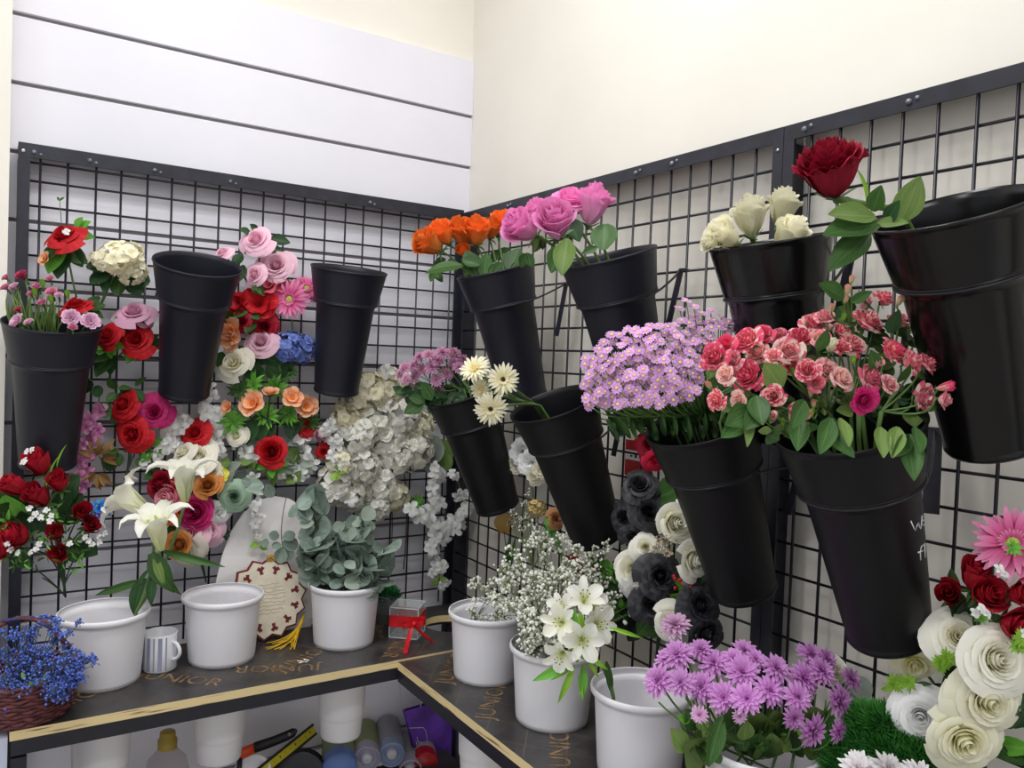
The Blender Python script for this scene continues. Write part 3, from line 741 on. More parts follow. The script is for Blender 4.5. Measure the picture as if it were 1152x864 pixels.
# ================================================================ CUT FLOWERS IN THE BLACK BUCKETS ON THE RIGHT
P_orange = petal('petal_orange', (254, 190, 90), (254, 158, 76), (252, 140, 60), (244, 110, 44), 0.4, 0.35)
P_pink = petal('petal_pink', (248, 196, 226), (246, 168, 216), (240, 140, 204), (250, 204, 230), 0.4, 0.35)
P_white = petal('petal_ivory', (228, 230, 170), (248, 244, 214), (250, 246, 228), (236, 234, 194), 0.4, 0.3)
P_dkred = petal('petal_dark_red', (120, 12, 34), (150, 18, 46), (168, 24, 54), (104, 4, 26), 0.4, 0.12)
def drim(k, dd=0.0): return ('D', depth(BRIM[k]) - dd)
# orange roses
OR = [(482, 274, 32, (-.7, .35, .6), 'orange rose at the outer end of the orange bunch, above the dusty pink chrysanthemums', .04), (497, 262, 30, (-.45, .7, .6), 'orange rose second from the outer end of the orange bunch', .02),
      (518, 261, 31, (-.2, .8, .6), 'orange rose in the middle of the orange bunch, upper row', .0), (536, 260, 32, (0, .85, .55), 'orange rose in the upper row beside the narrow one touching the topmost bloom', .01),
      (553, 257, 24, (.15, .8, .5), 'orange rose between the middle and topmost blooms of the orange bunch', -.03), (564, 251, 27, (.3, .9, .4), 'topmost orange rose, just touching the big pink roses', -.04),
      (521, 282, 16, (-.1, .6, .8), 'small half-open orange rose low among the stems of the orange bunch', .0)]
for i, (x, y, s, d, lb, dd) in enumerate(OR):
    t = Th('orange_rose', drim('B4'), x, y + s, lb, 'rose', 'orange roses in the tilted bucket', dd)
    t.o.location = into('B4', (i - 3) / 4, 0.3 * math.sin(i * 2), 0.24, 0.03)
    t.bloom('rosecut', P_orange, x, y, s * 1.08, d, dd)
    rimp = into('B4', (i - 3) / 4, -0.2 + 0.15 * (i % 3), -0.005, 0.055)
    b = t.base(0.5); t.stem(bez(b, rimp, t.o.location, 10), 0.0019)
    t.leaves(LG_mid, x + 6, y + s * 0.95, 2, 15, 0.6, dd - .01, 'leafserr', 200, 340)
    if i == 0: t.leaf(LG_mid, (522, 299), (478, 303), 'leafserr', .05, .07, (0, .8, .6), .8)
    if i == 2: t.leaf(LG_mid, (520, 292), (540, 297), 'leafserr', .05, .06); t.leaf(LG_mid, (538, 312), (524, 280), 'leafserr', .05, .04)
    if i == 3: t.leaf(LG_mid, (545, 312), (547, 284), 'leafserr', .05, .05)
    if i == 5: t.leaf(LG_mid, (572, 304), (584, 277), 'leafserr', .06, .04, (-.2, .3, 1), 1.2); t.leaf(LG_mid, (574, 304), (592, 296), 'leafserr', .06, .05)
    if i == 4: t.leaf(LG_mid, (550, 312), (566, 294), 'leafserr', .05, .06)
# pink roses
PR = [(587, 255, 37, (-.75, .35, .6), 'pink rose lowest and outermost of the pink bunch, beside the orange roses', .05), (604, 236, 36, (-.5, .8, .4), 'pink rose behind the two front ones, second from the orange roses', -.01),
      (625, 249, 43, (-.2, .55, .8), 'big pink rose in the front middle of the pink bunch', .05), (641, 225, 38, (.05, .75, .65), 'highest pink rose, its spiral centre facing up', -.01), (667, 231, 40, (.2, .95, .25), 'pink rose in side view at the wall side of the pink bunch', .0)]
for i, (x, y, s, d, lb, dd) in enumerate(PR):
    t = Th('pink_rose', drim('B5'), x, y, lb, 'rose', 'pink roses in the tilted bucket', dd)
    t.o.location = into('B5', (i - 2) / 3, 0.2 * (i % 2), 0.24, 0.03)
    t.bloom('rosecut' if i in (0, 2, 4) else 'rose', P_pink, x, y, s * 1.16, d, dd)
    b = t.base(0.5); t.stem(bez(b, into('B5', (i - 2) / 2.4, -0.3, -0.01, 0.05), t.o.location, 10), 0.0026)
    t.leaves(LG_mid, x + 4, y + s * 0.75, 2, 17, 0.6, dd - .01, 'leafserr', 215, 330)
    if i == 2: t.leaf(LG_olive, (638, 268), (631, 308), 'leafserr', .09, .11, (-.3, .3, 1), .9); t.leaf(LG_mid, (630, 276), (620, 306), 'leafserr', .08, .09)
    if i == 4: t.leaf(LG_mid, (679, 281), (680, 250), 'leafround', .05, .03, (-.3, .2, 1), 1.0); t.leaf(LG_mid, (672, 278), (655, 284), 'leaf', .05, .06)
    if i == 3: t.leaf(LG_dark, (640, 246), (652, 270), 'leafserr', .0, .02, (0, .3, 1), 1.1)
    if i == 1: t.leaf(LG_olive, (606, 262), (600, 284), 'leaflance', .03, .03)
# white roses
WR = [(815, 264, 40, (-.75, .45, .5), 'ivory rose lowest in the white bunch, leaning over the glossy rim', .05), (845, 244, 42, (-.15, .97, .35), 'upright ivory rose in the middle of the white bunch', .04), (880, 233, 38, (.1, .97, .35), 'tallest ivory rose, next to the dark red rose', .0), (888, 264, 40, (.3, .6, .5), 'ivory rose sunk to its outer petals at the rim below the tallest one', .04)]
for i, (x, y, s, d, lb, dd) in enumerate(WR):
    t = Th('white_rose', drim('B6'), x, y, lb, 'rose', 'ivory roses in the glossy bucket', dd)
    t.o.location = into('B6', (i - 1.5) / 3, 0.2, 0.24, 0.03)
    t.bloom('rosecut', P_white, x, y, s * 1.0, d, dd, sq=1.12)
    b = t.base(0.48); t.stem(bez(b, into('B6', (i - 1.5) / 2, -0.2, 0.02, 0.045), t.o.location, 10), 0.003)
    if i == 0: t.bloom('rosecut', P_white, 799, 273, 22, (-.9, .1, .4), .06, name='outer_petals')
# dark red rose
t = Th('red_rose', drim('B7'), 933, 194, 'single large dark red rose leaning out of the biggest glossy black bucket', 'rose')
t.o.location = into('B7', -0.3, 0, 0.24, 0.03)
t.bloom('roseshag', P_dkred, 934, 192, 74, (-.35, .85, .35), .10, sq=1.0)
b = t.base(.45); t.stem(bez(b, t.p(975, 232, .1), into('B7', -0.8, -.3, -0.01, .06), 8) + [into('B7', -0.5, -.2, 0.1, .04), t.o.location], 0.0038)
for a, c, k, w in (((982, 238), (990, 210), LG_mid, 1.0), ((1014, 250), (1034, 198), LG_olive, .95), ((990, 250), (929, 258), LG_mid, .75), ((985, 243), (936, 236), LG_olive, .8), ((978, 262), (933, 300), LG_mid, .7), ((996, 252), (1010, 226), LG_dark, .9), ((985, 252), (1022, 248), LG_olive, .7)):
    t.leaf(k, a, c, 'leafserr', .10, .12, (-.3, .5, .9), w)
t.leaf(LG_lime, (975, 228), (972, 190), 'leaflance', .08, .1, w=.5)
# dusty pink chrysanthemums in the bucket nearest the corner
P_dusty = petal('petal_dusty_pink', (214, 150, 186), (214, 154, 190), (224, 172, 204), None, 0, .2)
DP = [(455, 414, 18), (465, 412, 18), (472, 402, 18), (482, 399, 18), (486, 413, 20), (498, 397, 20), (510, 397, 20), (521, 405, 18), (511, 409, 19), (502, 420, 19), (491, 428, 17), (466, 425, 17), (457, 427, 16), (461, 435, 14), (494, 440, 15), (475, 416, 18), (516, 414, 17), (492, 406, 18), (450, 421, 14)]
for g in range(5):
    t = Th('dusty_pink_chrysanthemum', drim('B8'), 500, 440, 'dusty pink chrysanthemum spray in the bucket nearest the corner', 'chrysanthemum', 'dusty pink chrysanthemum sprays')
    t.o.location = into('B8', (g - 2) / 2.5, 0.2, 0.24, 0.025)
    fork = into('B8', (g - 2) / 2.2, -.1, -.01, .05)
    t.stem(bez(fork, into('B8', (g - 2) / 2.4, 0, .1, .035), t.o.location, 6), .0018)
    for i, (x, y, s) in enumerate(DP):
        if min(4, int((x - 448) / 15)) != g: continue
        dd = rnd.uniform(-.02, .05)
        t.bloom('pompon', P_dusty, x, y, s, ((x - 490) / 60, .8 - (y - 400) / 60, .8), dd, disc=(.11, .06, YEL) if i % 3 == 0 else None)
        t.stem(bez(t.base(.1), t.p(x + 6, y + 18, dd), fork, 6), .0011)
    for k in range(4): t.leaves(LG_dark, 462 + g * 15 + rnd.uniform(-6, 6), 444 + rnd.uniform(-10, 6), 3, 16, 1, rnd.uniform(-.01, .04), 'leafserr', 150, 390)
    if g == 0: t.leaf(LG_mid, (478, 452), (454, 464), 'leafserr', .05, .06); t.leaf(LG_mid, (486, 450), (475, 431), 'leafserr', .05, .06); t.leaf(LG_mid, (478, 452), (460, 446), 'leafserr', .05, .06)
# cream gerberas
P_cream = petal('petal_cream', (240, 226, 150), (246, 240, 204), (248, 244, 220), None, 0, .22)
GB = [(534, 415, 39, (-.3, .6, .75), 'cream gerbera farthest out, tilted to show its pale rim', .06, YEL), (566, 427, 40, (.1, .1, 1), 'cream gerbera with dark centre, upper inner one of the cream group', .07, DARKDISC), (552, 460, 41, (0, -.1, 1), 'lowest cream gerbera with dark centre, hanging over the black bucket', .10, DARKDISC), (541, 438, 30, (-.5, -.1, .8), 'cream gerbera half hidden in the middle of the cream group', .04, YEL)]
for i, (x, y, s, d, lb, dd, dm) in enumerate(GB):
    t = Th('gerbera', drim('B9'), x, y, lb, 'gerbera', 'cream gerberas', dd)
    t.o.location = into('B9', -.3 + i * .2, 0.1, 0.24, 0.025)
    t.bloom('gerbera', P_cream, x, y, s, d, dd, disc=(.075, .02, dm))
    if dm is DARKDISC:
        ob = [c for c in t.o.children][0]
        link('inner_disc', fmesh('tuft', [LIMEDISC], 0), ob).scale = (.28, .28, .12)
    t.stem(bez(t.base(.1), t.p(578 + i * 3, 452 - (i == 1) * 12, dd - .02), into('B9', -.7 + i * .12, -.3, 0.0, .06), 8) + [into('B9', -.4 + i * .15, 0, .1, .04), t.o.location], .0026)
# lilac asters
PYEL = plain('soft_yellow_disc', (236, 214, 120), .8)
P_aster = petal('petal_lilac', (220, 160, 222), (226, 172, 226), (232, 188, 232), None, 0, .2, jit=.09)
def in_aster(x, y):
    top = 376 + 0.0 * x if x < 700 else 362
    if x < 690: top = 402 - (x - 655) * 0.9 + 4
    elif x < 760: top = 372 - (x - 690) * .12
    else: top = 360
    return top < y < 456 - max(0, x - 740) * .25 and y > 352
pts = [(772, 338), (781, 345), (790, 352), (800, 350), (826, 352), (765, 347), (812, 357), (820, 362), (838, 360), (726, 372), (731, 367), (780, 356), (788, 362)]
tries = 0
while len(pts) < 175 and tries < 6000:
    tries += 1
    x, y = rnd.uniform(656, 862), rnd.uniform(350, 458)
    if x > 788 and y > 372 and (y > 385 or x > 800): continue
    if in_aster(x, y) and all((x - a) ** 2 + (y - b) ** 2 > (8.6 if tries < 3500 else 6.5) ** 2 for a, b in pts): pts.append((x, y))
NG = 9
for g in range(NG):
    gx = 666 + g * 22
    t = Th('lilac_aster', drim('B10'), 790, 470, 'small lilac aster spray packed among the others in the full black bucket', 'aster', 'lilac aster sprays')
    t.o.location = into('B10', (g - 4) / 5, 0.1, 0.24, .03)
    fork = into('B10', (g - 4) / 4.4, -.3 + .15 * (g % 4), -.012, .06)
    t.stem(bez(fork, into('B10', (g - 4) / 5, 0, .1, .04), t.o.location, 6), .0018)
    for (x, y) in pts:
        if min(NG - 1, max(0, int((x - 655) / 23))) != g: continue
        dd = .05 + (y - 400) * .0009 + rnd.uniform(-.02, .02)
        t.bloom('aster', P_aster, x, y, rnd.uniform(13, 16.5), ((x - 755) / 130 + rnd.uniform(-.4, .4), .7 - (y - 400) / 90 + rnd.uniform(-.3, .3), .9), dd, var=0, disc=(.12, .02, PYEL), name='flower_head')
        t.stem(bez(t.base(.05), t.p(x + (800 - x) * .15, y + 22, dd - .01), t.p(x + (800 - x) * .55, 466, .02), 5) , .0008)
    for k in range(16):
        x = rnd.uniform(-14, 18) + gx + (775 - gx) * .22; y = rnd.uniform(432, 486)
        t.leaf(LG_mid if k % 3 else LG_dark, (x + (790 - x) * .12, y + 12), (x, y - rnd.uniform(8, 18)), 'leaflance', rnd.uniform(-.02, .06), rnd.uniform(-.02, .07), (rnd.uniform(-.5, .5), .3, 1), .7)
        if k % 3 == 0: t.stem(bez(t.p(x, y - 26, .03), t.p(x + 4, y, .02), fork, 5), .0009)
# striped pink spray roses
P_spray = petal('petal_striped_pink', (244, 200, 180), (236, 92, 128), (232, 76, 118), (250, 224, 208), 0.9, .3, sscale=(3.2, 1.6), thr=(.5, .6))
P_spray2 = petal('petal_striped_pale', (248, 226, 196), (242, 156, 172), (232, 98, 134), (252, 232, 216), 0.9, .3, sscale=(3, 1.6), thr=(.46, .58))
P_budg = petal('bud_cream_green', (150, 170, 90), (214, 196, 146), (226, 170, 150), None, 0, .15)
SPR = [(803, 402, 32, 0), (816, 387, 22, 0), (816, 421, 20, 1), (840, 383, 32, 0), (851, 396, 26, 1), (842, 423, 35, 0), (858, 376, 22, 0), (870, 400, 17, 1), (876, 377, 18, 1), (888, 394, 30, 1), (901, 380, 29, 0), (917, 363, 30, 0), (928, 356, 20, 1), (935, 390, 15, 2), (947, 372, 20, 0), (959, 387, 28, 0), (977, 361, 33, 0), (995, 336, 21, 0), (973, 344, 16, 1), (1012, 361, 21, 1), (1005, 395, 31, 0), (1026, 406, 28, 1), (1049, 386, 33, 0), (1045, 408, 20, 0), (1040, 447, 29, 1), (1063, 450, 20, 1), (1063, 435, 14, 0), (1001, 432, 19, 1), (979, 424, 30, 1), (972, 450, 27, 3), (947, 425, 25, 1), (930, 416, 25, 1), (908, 416, 23, 0), (918, 430, 17, 1), (900, 464, 21, 0), (870, 445, 24, 0), (831, 450, 18, 1), (806, 450, 23, 0), (871, 466, 10, 1), (890, 411, 20, 0), (922, 380, 20, 1), (824, 405, 20, 1), (948, 390, 18, 0), (985, 410, 15, 1)]
BUDS = [(958, 315, 9), (953, 327, 11), (951, 337, 9), (1012, 339, 11), (936, 347, 9), (949, 357, 8), (912, 443, 9), (915, 455, 9), (914, 464, 8), (960, 405, 8), (892, 418, 8), (798, 434, 10), (881, 475, 8)]
ANCH = [((828, 412), 'striped pink spray rose leaning over the lilac asters'), ((893, 390), 'striped pink spray rose with many blooms below the white rose bucket'), ((957, 345), 'tall striped pink spray rose rising with pale buds at its top'), ((1006, 375), 'striped pink spray rose just below the biggest glossy bucket'),
        ((1050, 420), 'striped pink spray rose reaching farthest toward the red tulips side'), ((985, 430), 'striped pink spray rose with one magenta bloom, front middle of its bucket'), ((925, 425), 'striped pink spray rose with lime green buds, front of its bucket'), ((858, 452), 'striped pink spray rose drooping low between the two black buckets')]
P_mag = petal('petal_magenta', (206, 40, 110), (212, 44, 124), (196, 30, 104), (228, 80, 150), .4, .2)
for g, ((ax_, ay_), lb) in enumerate(ANCH):
    t = Th('spray_rose', drim('B11'), ax_, ay_, lb, 'spray rose', 'striped pink spray roses', .05)
    t.o.location = into('B11', (g - 3.5) / 4.5, .1, .23, .03)
    fork = into('B11', max(-.95, min(.95, (ax_ - 945) / 110)), -.35 + .2 * (g % 3), -.025, .055)
    t.stem(bez(fork, into('B11', (g - 3.5) / 5, 0, .08, .04), t.o.location, 6), .0026)
    def mine(x, y): return min(range(8), key=lambda i: (ANCH[i][0][0] - x) ** 2 + (ANCH[i][0][1] - y) ** 2) == g
    for (x, y, s, c) in SPR:
        if not mine(x, y): continue
        dd = .03 + (y - 400) * .0011 + rnd.uniform(-.015, .02)
        t.bloom('spray' if s > 16 else 'rosebud', [P_spray, P_spray2, P_white, P_mag][c], x, y, s * 1.04 + 3.5, ((x - 940) / 130 + rnd.uniform(-.25, .25), .45 - (y - 400) / 110 + rnd.uniform(-.2, .2), .8), dd)
        t.stem(bez(t.base(.4), t.p(x + (940 - x) * .12, y + 24, dd - .02), fork, 7), .0012)
    for (x, y, s) in BUDS:
        if not mine(x, y): continue
        t.bloom('rosebud', P_budg if s > 8 else LG_lime, x, y, s * 1.1, ((x - 940) / 200, .9, .4), .04, name='bud')
        t.stem(bez(t.base(.5), t.p(x + 2, y + 18, .02), t.p(ax_, ay_ + 20, 0), 6), .0011)
    for k in range(24):
        x, y = ax_ + rnd.uniform(-34, 34), ay_ + rnd.uniform(-8, 44)
        x = x + (945 - x) * max(0, (y - 430) / 160)
        a = rnd.uniform(0, 6.28); l = rnd.uniform(13, 21)
        t.leaf([LG_mid, LG_dark, LG_mid, LG_olive][k % 4], (x, y), (x + math.cos(a) * l, y + math.sin(a) * l * .9), 'leafserr', rnd.uniform(-.06, -.01) + max(0, y - 430) * .0009, rnd.uniform(-.06, .0) + max(0, y - 430) * .001, (rnd.uniform(-.6, .6), rnd.uniform(.1, .8), 1))
def near(lbl): return [o for o in COL.objects if o.get('label') == lbl][0]
class Ex(Th):
    def __init__(self, o, pl): self.o = o; self.pl = pl
sp = [Ex(near(a[1]), drim('B11', .05)) for a in ANCH]
for gi, a, c, k, w in ((0, (880, 436), (862, 410), LG_olive, 1.5), (0, (850, 445), (858, 475), LG_mid, 1.2), (0, (846, 460), (820, 476), LG_mid, 1.2), (0, (842, 465), (843, 500), LG_olive, .6), (7, (838, 470), (815, 490), LG_mid, 1.0), (7, (862, 455), (840, 480), LG_mid, 1.1),
                       (2, (950, 335), (925, 318), LG_mid, 1.1), (2, (958, 340), (980, 328), LG_mid, 1.0), (6, (925, 480), (962, 512), LG_mid, .9), (6, (935, 470), (925, 508), LG_mid, .9), (5, (990, 480), (996, 512), LG_olive, .9), (5, (1010, 480), (1006, 512), LG_olive, .9), (4, (1022, 488), (1030, 538), LG_mid, .95), (4, (1030, 480), (1038, 508), LG_mid, 1.0), (4, (1024, 490), (1008, 512), LG_mid, .8),
                       (3, (1000, 375), (1012, 350), LG_dark, 1.1), (1, (905, 450), (893, 480), LG_mid, .9), (1, (900, 470), (898, 504), LG_mid, 1.0), (3, (1010, 430), (1026, 412), LG_mid, 1.0), (5, (985, 420), (982, 395), LG_mid, 1.2), (6, (945, 470), (958, 500), LG_olive, .9), (1, (920, 395), (932, 372), LG_mid, 1.1)):
    sp[gi].leaf(k, a, c, 'leafserr', .05 if c[1] > 420 else .0, .08 if c[1] > 440 else .02, (rnd.uniform(-.3, .3), .3, 1), w * .75)
# ================================================================ LEFT GRID: artificial flowers hung on the wires
P_red = petal('silk_red', (150, 14, 24), (196, 26, 36), (206, 34, 42), (150, 12, 26), .5, .15)
P_crim = petal('silk_crimson', (120, 8, 30), (164, 18, 44), (172, 26, 50), (120, 8, 30), .5, .12)
P_tul = petal('silk_tulip_red', (130, 16, 30), (176, 26, 44), (192, 36, 56), (136, 12, 30), .5, .15)
P_mage = petal('silk_magenta', (170, 20, 80), (206, 36, 108), (206, 44, 120), (226, 80, 140), .3, .15)
P_blush = petal('silk_blush', (226, 150, 180), (240, 178, 202), (246, 204, 220), None, 0, .2)
P_mauve = petal('silk_mauve', (206, 140, 170), (216, 154, 184), (224, 172, 196), None, 0, .2)
P_orch = petal('silk_orchid_pink', (196, 110, 160), (214, 140, 184), (226, 170, 204), (176, 84, 140), .4, .2)
P_ivory = petal('silk_ivory', (226, 222, 160), (248, 244, 218), (252, 248, 234), None, 0, .3)
P_wh = petal('silk_white', (240, 240, 230), (250, 250, 248), (254, 254, 254), None, 0, .3)
P_hyc = petal('hydrangea_cream', (236, 230, 186), (250, 246, 222), (254, 250, 234), (230, 222, 180), .4, .3)
P_hyw = petal('hydrangea_white', (242, 240, 224), (254, 252, 244), (255, 255, 252), (240, 236, 212), .4, .3)
P_blue = petal('hydrangea_blue', (96, 116, 196), (122, 144, 222), (146, 166, 232), None, 0, .2)
P_bblue = petal('bright_blue', (30, 100, 200), (44, 130, 226), (70, 156, 236), None, 0, .15)
P_peach = petal('silk_peach', (240, 110, 20), (250, 180, 110), (254, 214, 190), (244, 130, 50), .3, .25)
P_gold = petal('silk_gold', (184, 96, 30), (212, 136, 62), (220, 152, 84), (180, 90, 34), .4, .15)
P_orng = petal('silk_orange', (206, 70, 24), (228, 104, 40), (232, 122, 54), None, 0, .15)
P_salm = petal('silk_salmon', (206, 70, 90), (220, 92, 112), (228, 120, 136), None, 0, .15)
P_rose = petal('silk_pink', (222, 110, 140), (236, 146, 166), (240, 172, 186), None, 0, .2)
P_gpink = petal('gerbera_pink', (206, 60, 120), (232, 110, 165), (240, 160, 196), None, 0, .2)
P_lily = petal('lily_white', (222, 226, 160), (250, 249, 232), (252, 251, 244), None, 0, .3)
P_succ = petal('succulent', (130, 160, 130), (142, 172, 146), (160, 186, 160), None, 0, .08)
P_yel = petal('silk_yellow', (200, 190, 40), (226, 216, 60), (230, 224, 90), None, 0, .2)
CREAMC = plain('white_center', (244, 242, 236), 0.7)

def tl(y): return (-0.004, 0, 0)
# --- pink carnations in the edge bucket
P_carn = petal('carnation_pink', (200, 90, 130), (218, 120, 156), (226, 150, 178), None, 0, .2)
P_carnp = petal('carnation_pale', (226, 150, 190), (236, 176, 210), (242, 200, 224), None, 0, .2)
P_carnd = petal('carnation_deep', (170, 40, 80), (196, 60, 100), (206, 84, 120), None, 0, .2)
CB = [(6, 312, 10, 0), (5, 323, 11, 0), (15, 322, 12, 1), (24, 309, 15, 2), (41, 322, 12, 0), (56, 313, 10, 0), (58, 328, 14, 0), (66, 332, 10, 1), (47, 340, 12, 0), (20, 348, 10, 2), (18, 361, 20, 1), (32, 362, 11, 1), (80, 357, 22, 1), (102, 361, 22, 1), (82, 368, 11, 0), (34, 330, 9, 0)]
for i, (x, y, s, c) in enumerate(CB):
    t = Th('spray_carnation', drim('B1'), x, y, {10: 'pale pink open carnation at the outer rim of the edge bucket', 12: 'wide pink carnation lying over the rim of the edge bucket, inner of two', 13: 'wide pink carnation lying over the rim of the edge bucket, nearest the red roses', 3: 'deep pink carnation standing highest but one in the edge bucket'}.get(i, 'small pink half-open carnation on a thin stem in the edge bucket'), 'carnation', 'small pink carnations in the edge bucket', 0)
    t.o.location = into('B1', (x - 55) / 70, .1, .2, .03)
    dd = .03 + (y - 330) * .0012
    t.bloom('carnation', (P_carn, P_carnp, P_carnd)[c], x, y, s, ((x - 50) / 90, .8 if s < 16 else .4, .7), dd, sq=1.5 if s < 16 else 1.0)
    rimp = into('B1', (x - 56) / 62, -.3 + .1 * (i % 4), -.01, .055)
    t.stem(bez(t.base(.45), rimp, t.o.location, 8), .0012, STEM)
    for k in range(3 if y < 345 else 0): t.leaf(LG_olive, (x + (56 - x) * .25, 376), (x + rnd.uniform(-9, 9), y + 8 + 9 * k), 'leaflance', dd - .02, dd, w=.25)
    if i in (4, 7, 8, 15): t.bloom('rosebud', LG_lime, x + rnd.uniform(5, 11), y + rnd.uniform(-4, 8), 9, (0, 1, .3), dd, name='bud')

# --- separate stems pushed through the wires at the top
t = Th('red_peony', ('L', .05), 84, 330, 'big red open flower with a tiny white middle, topmost at the edge of the grid', 'artificial flower')
t.bloom('silk', P_red, 71, 263, 50, (-.1, .75, .8), .02); t.bloom('floret', P_wh, 75, 261, 12, (0, .4, 1), .045, name='white_floret', label='tiny white middle floret')
for a, c, k in (((86, 258), (101, 248), LG_bright), ((86, 264), (106, 266), LG_bright), ((84, 256), (92, 244), LG_bright), ((66, 276), (48, 292), LG_mid), ((78, 276), (92, 300), LG_dark), ((74, 276), (62, 312), LG_dark), ((72, 278), (98, 296), LG_mid), ((70, 278), (52, 306), LG_bright), ((80, 275), (76, 290), LG_bright)): t.leaf(k, a, c, 'leafserr', -.01, .005)
t.stem(bez(t.p(74, 272, 0), t.p(78, 300, -.01), t.p(86, 335, -.02), 6), .002); t.stem([t.p(69, 250, .0), t.p(67, 224, .0)], .0008); t.leaf(LG_mid, (67, 226), (64, 221), 'leaf'); t.leaf(LG_mid, (67, 226), (72, 221), 'leaf')
t.bloom('cup', P_peach, 50, 291, 18, (-.4, .3, 1), .0, name='small_orange_bloom')
t = Th('hydrangea', ('L', .05), 114, 335, 'cream hydrangea head with broad dark leaves between the big red flower and an empty bucket', 'artificial flower')
t.bloom('hydrangea', P_hyc, 131, 290, 58, (-.1, .95, .5), .02, sq=.75); t.bloom('hydrangea', P_hyc, 148, 303, 36, (.4, .1, 1), .02, name='side_bloom')
for a, c, k, w in (((126, 300), (98, 300), LG_dark, 1.1), ((124, 305), (102, 318), LG_dark, 1.1), ((138, 306), (168, 318), LG_dark, 1.2), ((135, 308), (132, 332), LG_mid, 1.1), ((142, 312), (160, 330), LG_dark, 1.2), ((122, 302), (116, 330), LG_dark, .9)): t.leaf(k, a, c, 'leafround' if w > 1 else 'leafserr', -.01, .01, w=w * .75)
t.stem(bez(t.p(128, 305, 0), t.p(122, 325, -.01), t.p(112, 345, -.03), 6), .003, STEM)
t = Th('mauve_rose', ('L', .05), 146, 372, 'dusty mauve silk rose above the red roses, beside an empty bucket', 'artificial flower')
t.bloom('silk', P_mauve, 150, 350, 48, (.1, .75, .7), .02); t.bloom('silk', P_mauve, 162, 357, 28, (.8, .1, .6), .02, name='bloom')
for a, c in (((142, 354), (126, 360)), ((150, 358), (140, 372)), ((154, 358), (164, 370)), ((146, 358), (158, 372))): t.leaf(LG_grey if c[0] < 130 else LG_dark, a, c, 'leafround', 0, .01, w=.8)
t.stem([t.p(148, 356, 0), t.p(144, 385, -.03)], .002, STEM_d)
t = Th('red_rose_bouquet', ('L', .04), 124, 425, 'bunch of flat red silk roses beside the edge bucket, with bright leaf tufts', 'bouquet')
for x, y, s, d in ((85, 343, 38, (-.1, .9, .5)), (121, 377, 34, (-.3, .3, 1)), (153, 382, 40, (.1, .3, 1))):
    t.bloom('roseopen', P_red, x, y, s, d, .03); t.stem(bez(t.base(.3), t.p(122, 400, 0), t.o.location, 6), .0018, STEM_d)
    t.leaves(LG_bright, x + 2, y + 8, 5, 18, 1.0, .01, 'leafserr', 190, 350); t.leaves(LG_mid, x + 10, y + 4, 3, 18, 1.2, .005, 'leafserr', -30, 60)
for k in range(9): t.leaf(LG_mid if k % 2 else LG_dark, (118 + rnd.uniform(-8, 10), 398), (110 + rnd.uniform(-8, 24), 402 + rnd.uniform(-4, 26)), 'leafserr', .0, .02)
t.leaves(LG_dark, 108, 430, 4, 18, 1, .0, 'leafround', 120, 300)
t = Th('rose_trio', ('L', .045), 140, 540, 'trio of two red roses and one magenta rose below an empty bucket', 'bouquet')
t.bloom('roseopen', P_red, 138, 455, 38, (-.35, .4, 1), .02); b1 = t.base(.3); t.bloom('roseopen', P_red, 148, 489, 42, (-.1, -.1, 1), .03); t.bloom('silk', P_mage, 173, 463, 44, (.3, .2, 1), .02); t.bloom('silk', P_mage, 156, 458, 22, (.0, .6, .8), .0)
for x, y, n in ((132, 440, 4), (128, 462, 4), (172, 505, 5), (160, 512, 4), (136, 508, 3), (150, 436, 3)): t.leaves(LG_bright if n > 4 else LG_mid, x, y, n, 16, .8, .0, 'leafserr')
for q in (b1, t.p(150, 495, 0), t.p(170, 470, 0)): t.stem(bez(q, t.p(148, 515, -.01), t.o.location, 5), .0018, STEM_d)
t = Th('orchid_strand', ('L', .03), 112, 445, 'hanging strand of pink silk orchid blossoms behind the edge bucket', 'artificial flower')
for i, (x, y, s) in enumerate(((112, 463, 22), (101, 474, 22), (110, 484, 20), (97, 481, 18), (103, 497, 22), (93, 500, 18), (98, 513, 20), (90, 520, 18), (97, 529, 18), (88, 536, 20), (95, 545, 16), (88, 554, 16), (84, 563, 14))): t.bloom('floret', P_orch, x, y, s * 1.1, (rnd.uniform(-.5, .5), rnd.uniform(-.5, .5), 1), .01)
t.stem(bez(t.o.location, t.p(104, 500, 0), t.p(86, 565, .0), 8), .0014)
M_dry = petal('dried_brown', (130, 96, 54), (156, 118, 70), (170, 136, 86), None, 0, .1)
t = Th('dried_fern', ('L', .03), 122, 545, 'dried golden brown foliage sprig behind the red and magenta rose trio', 'dried sprig')
t.leaves(M_dry, 112, 516, 12, 22, 1, .01, 'leaflance', -20, 200); t.leaves(M_dry, 110, 530, 8, 20, 1, .01, 'leaflance', 200, 340); t.leaf(LG_dark, (122, 530), (128, 506), 'leafround'); t.stem([t.o.location, t.p(112, 512, .01)], .0012, STEM_b)
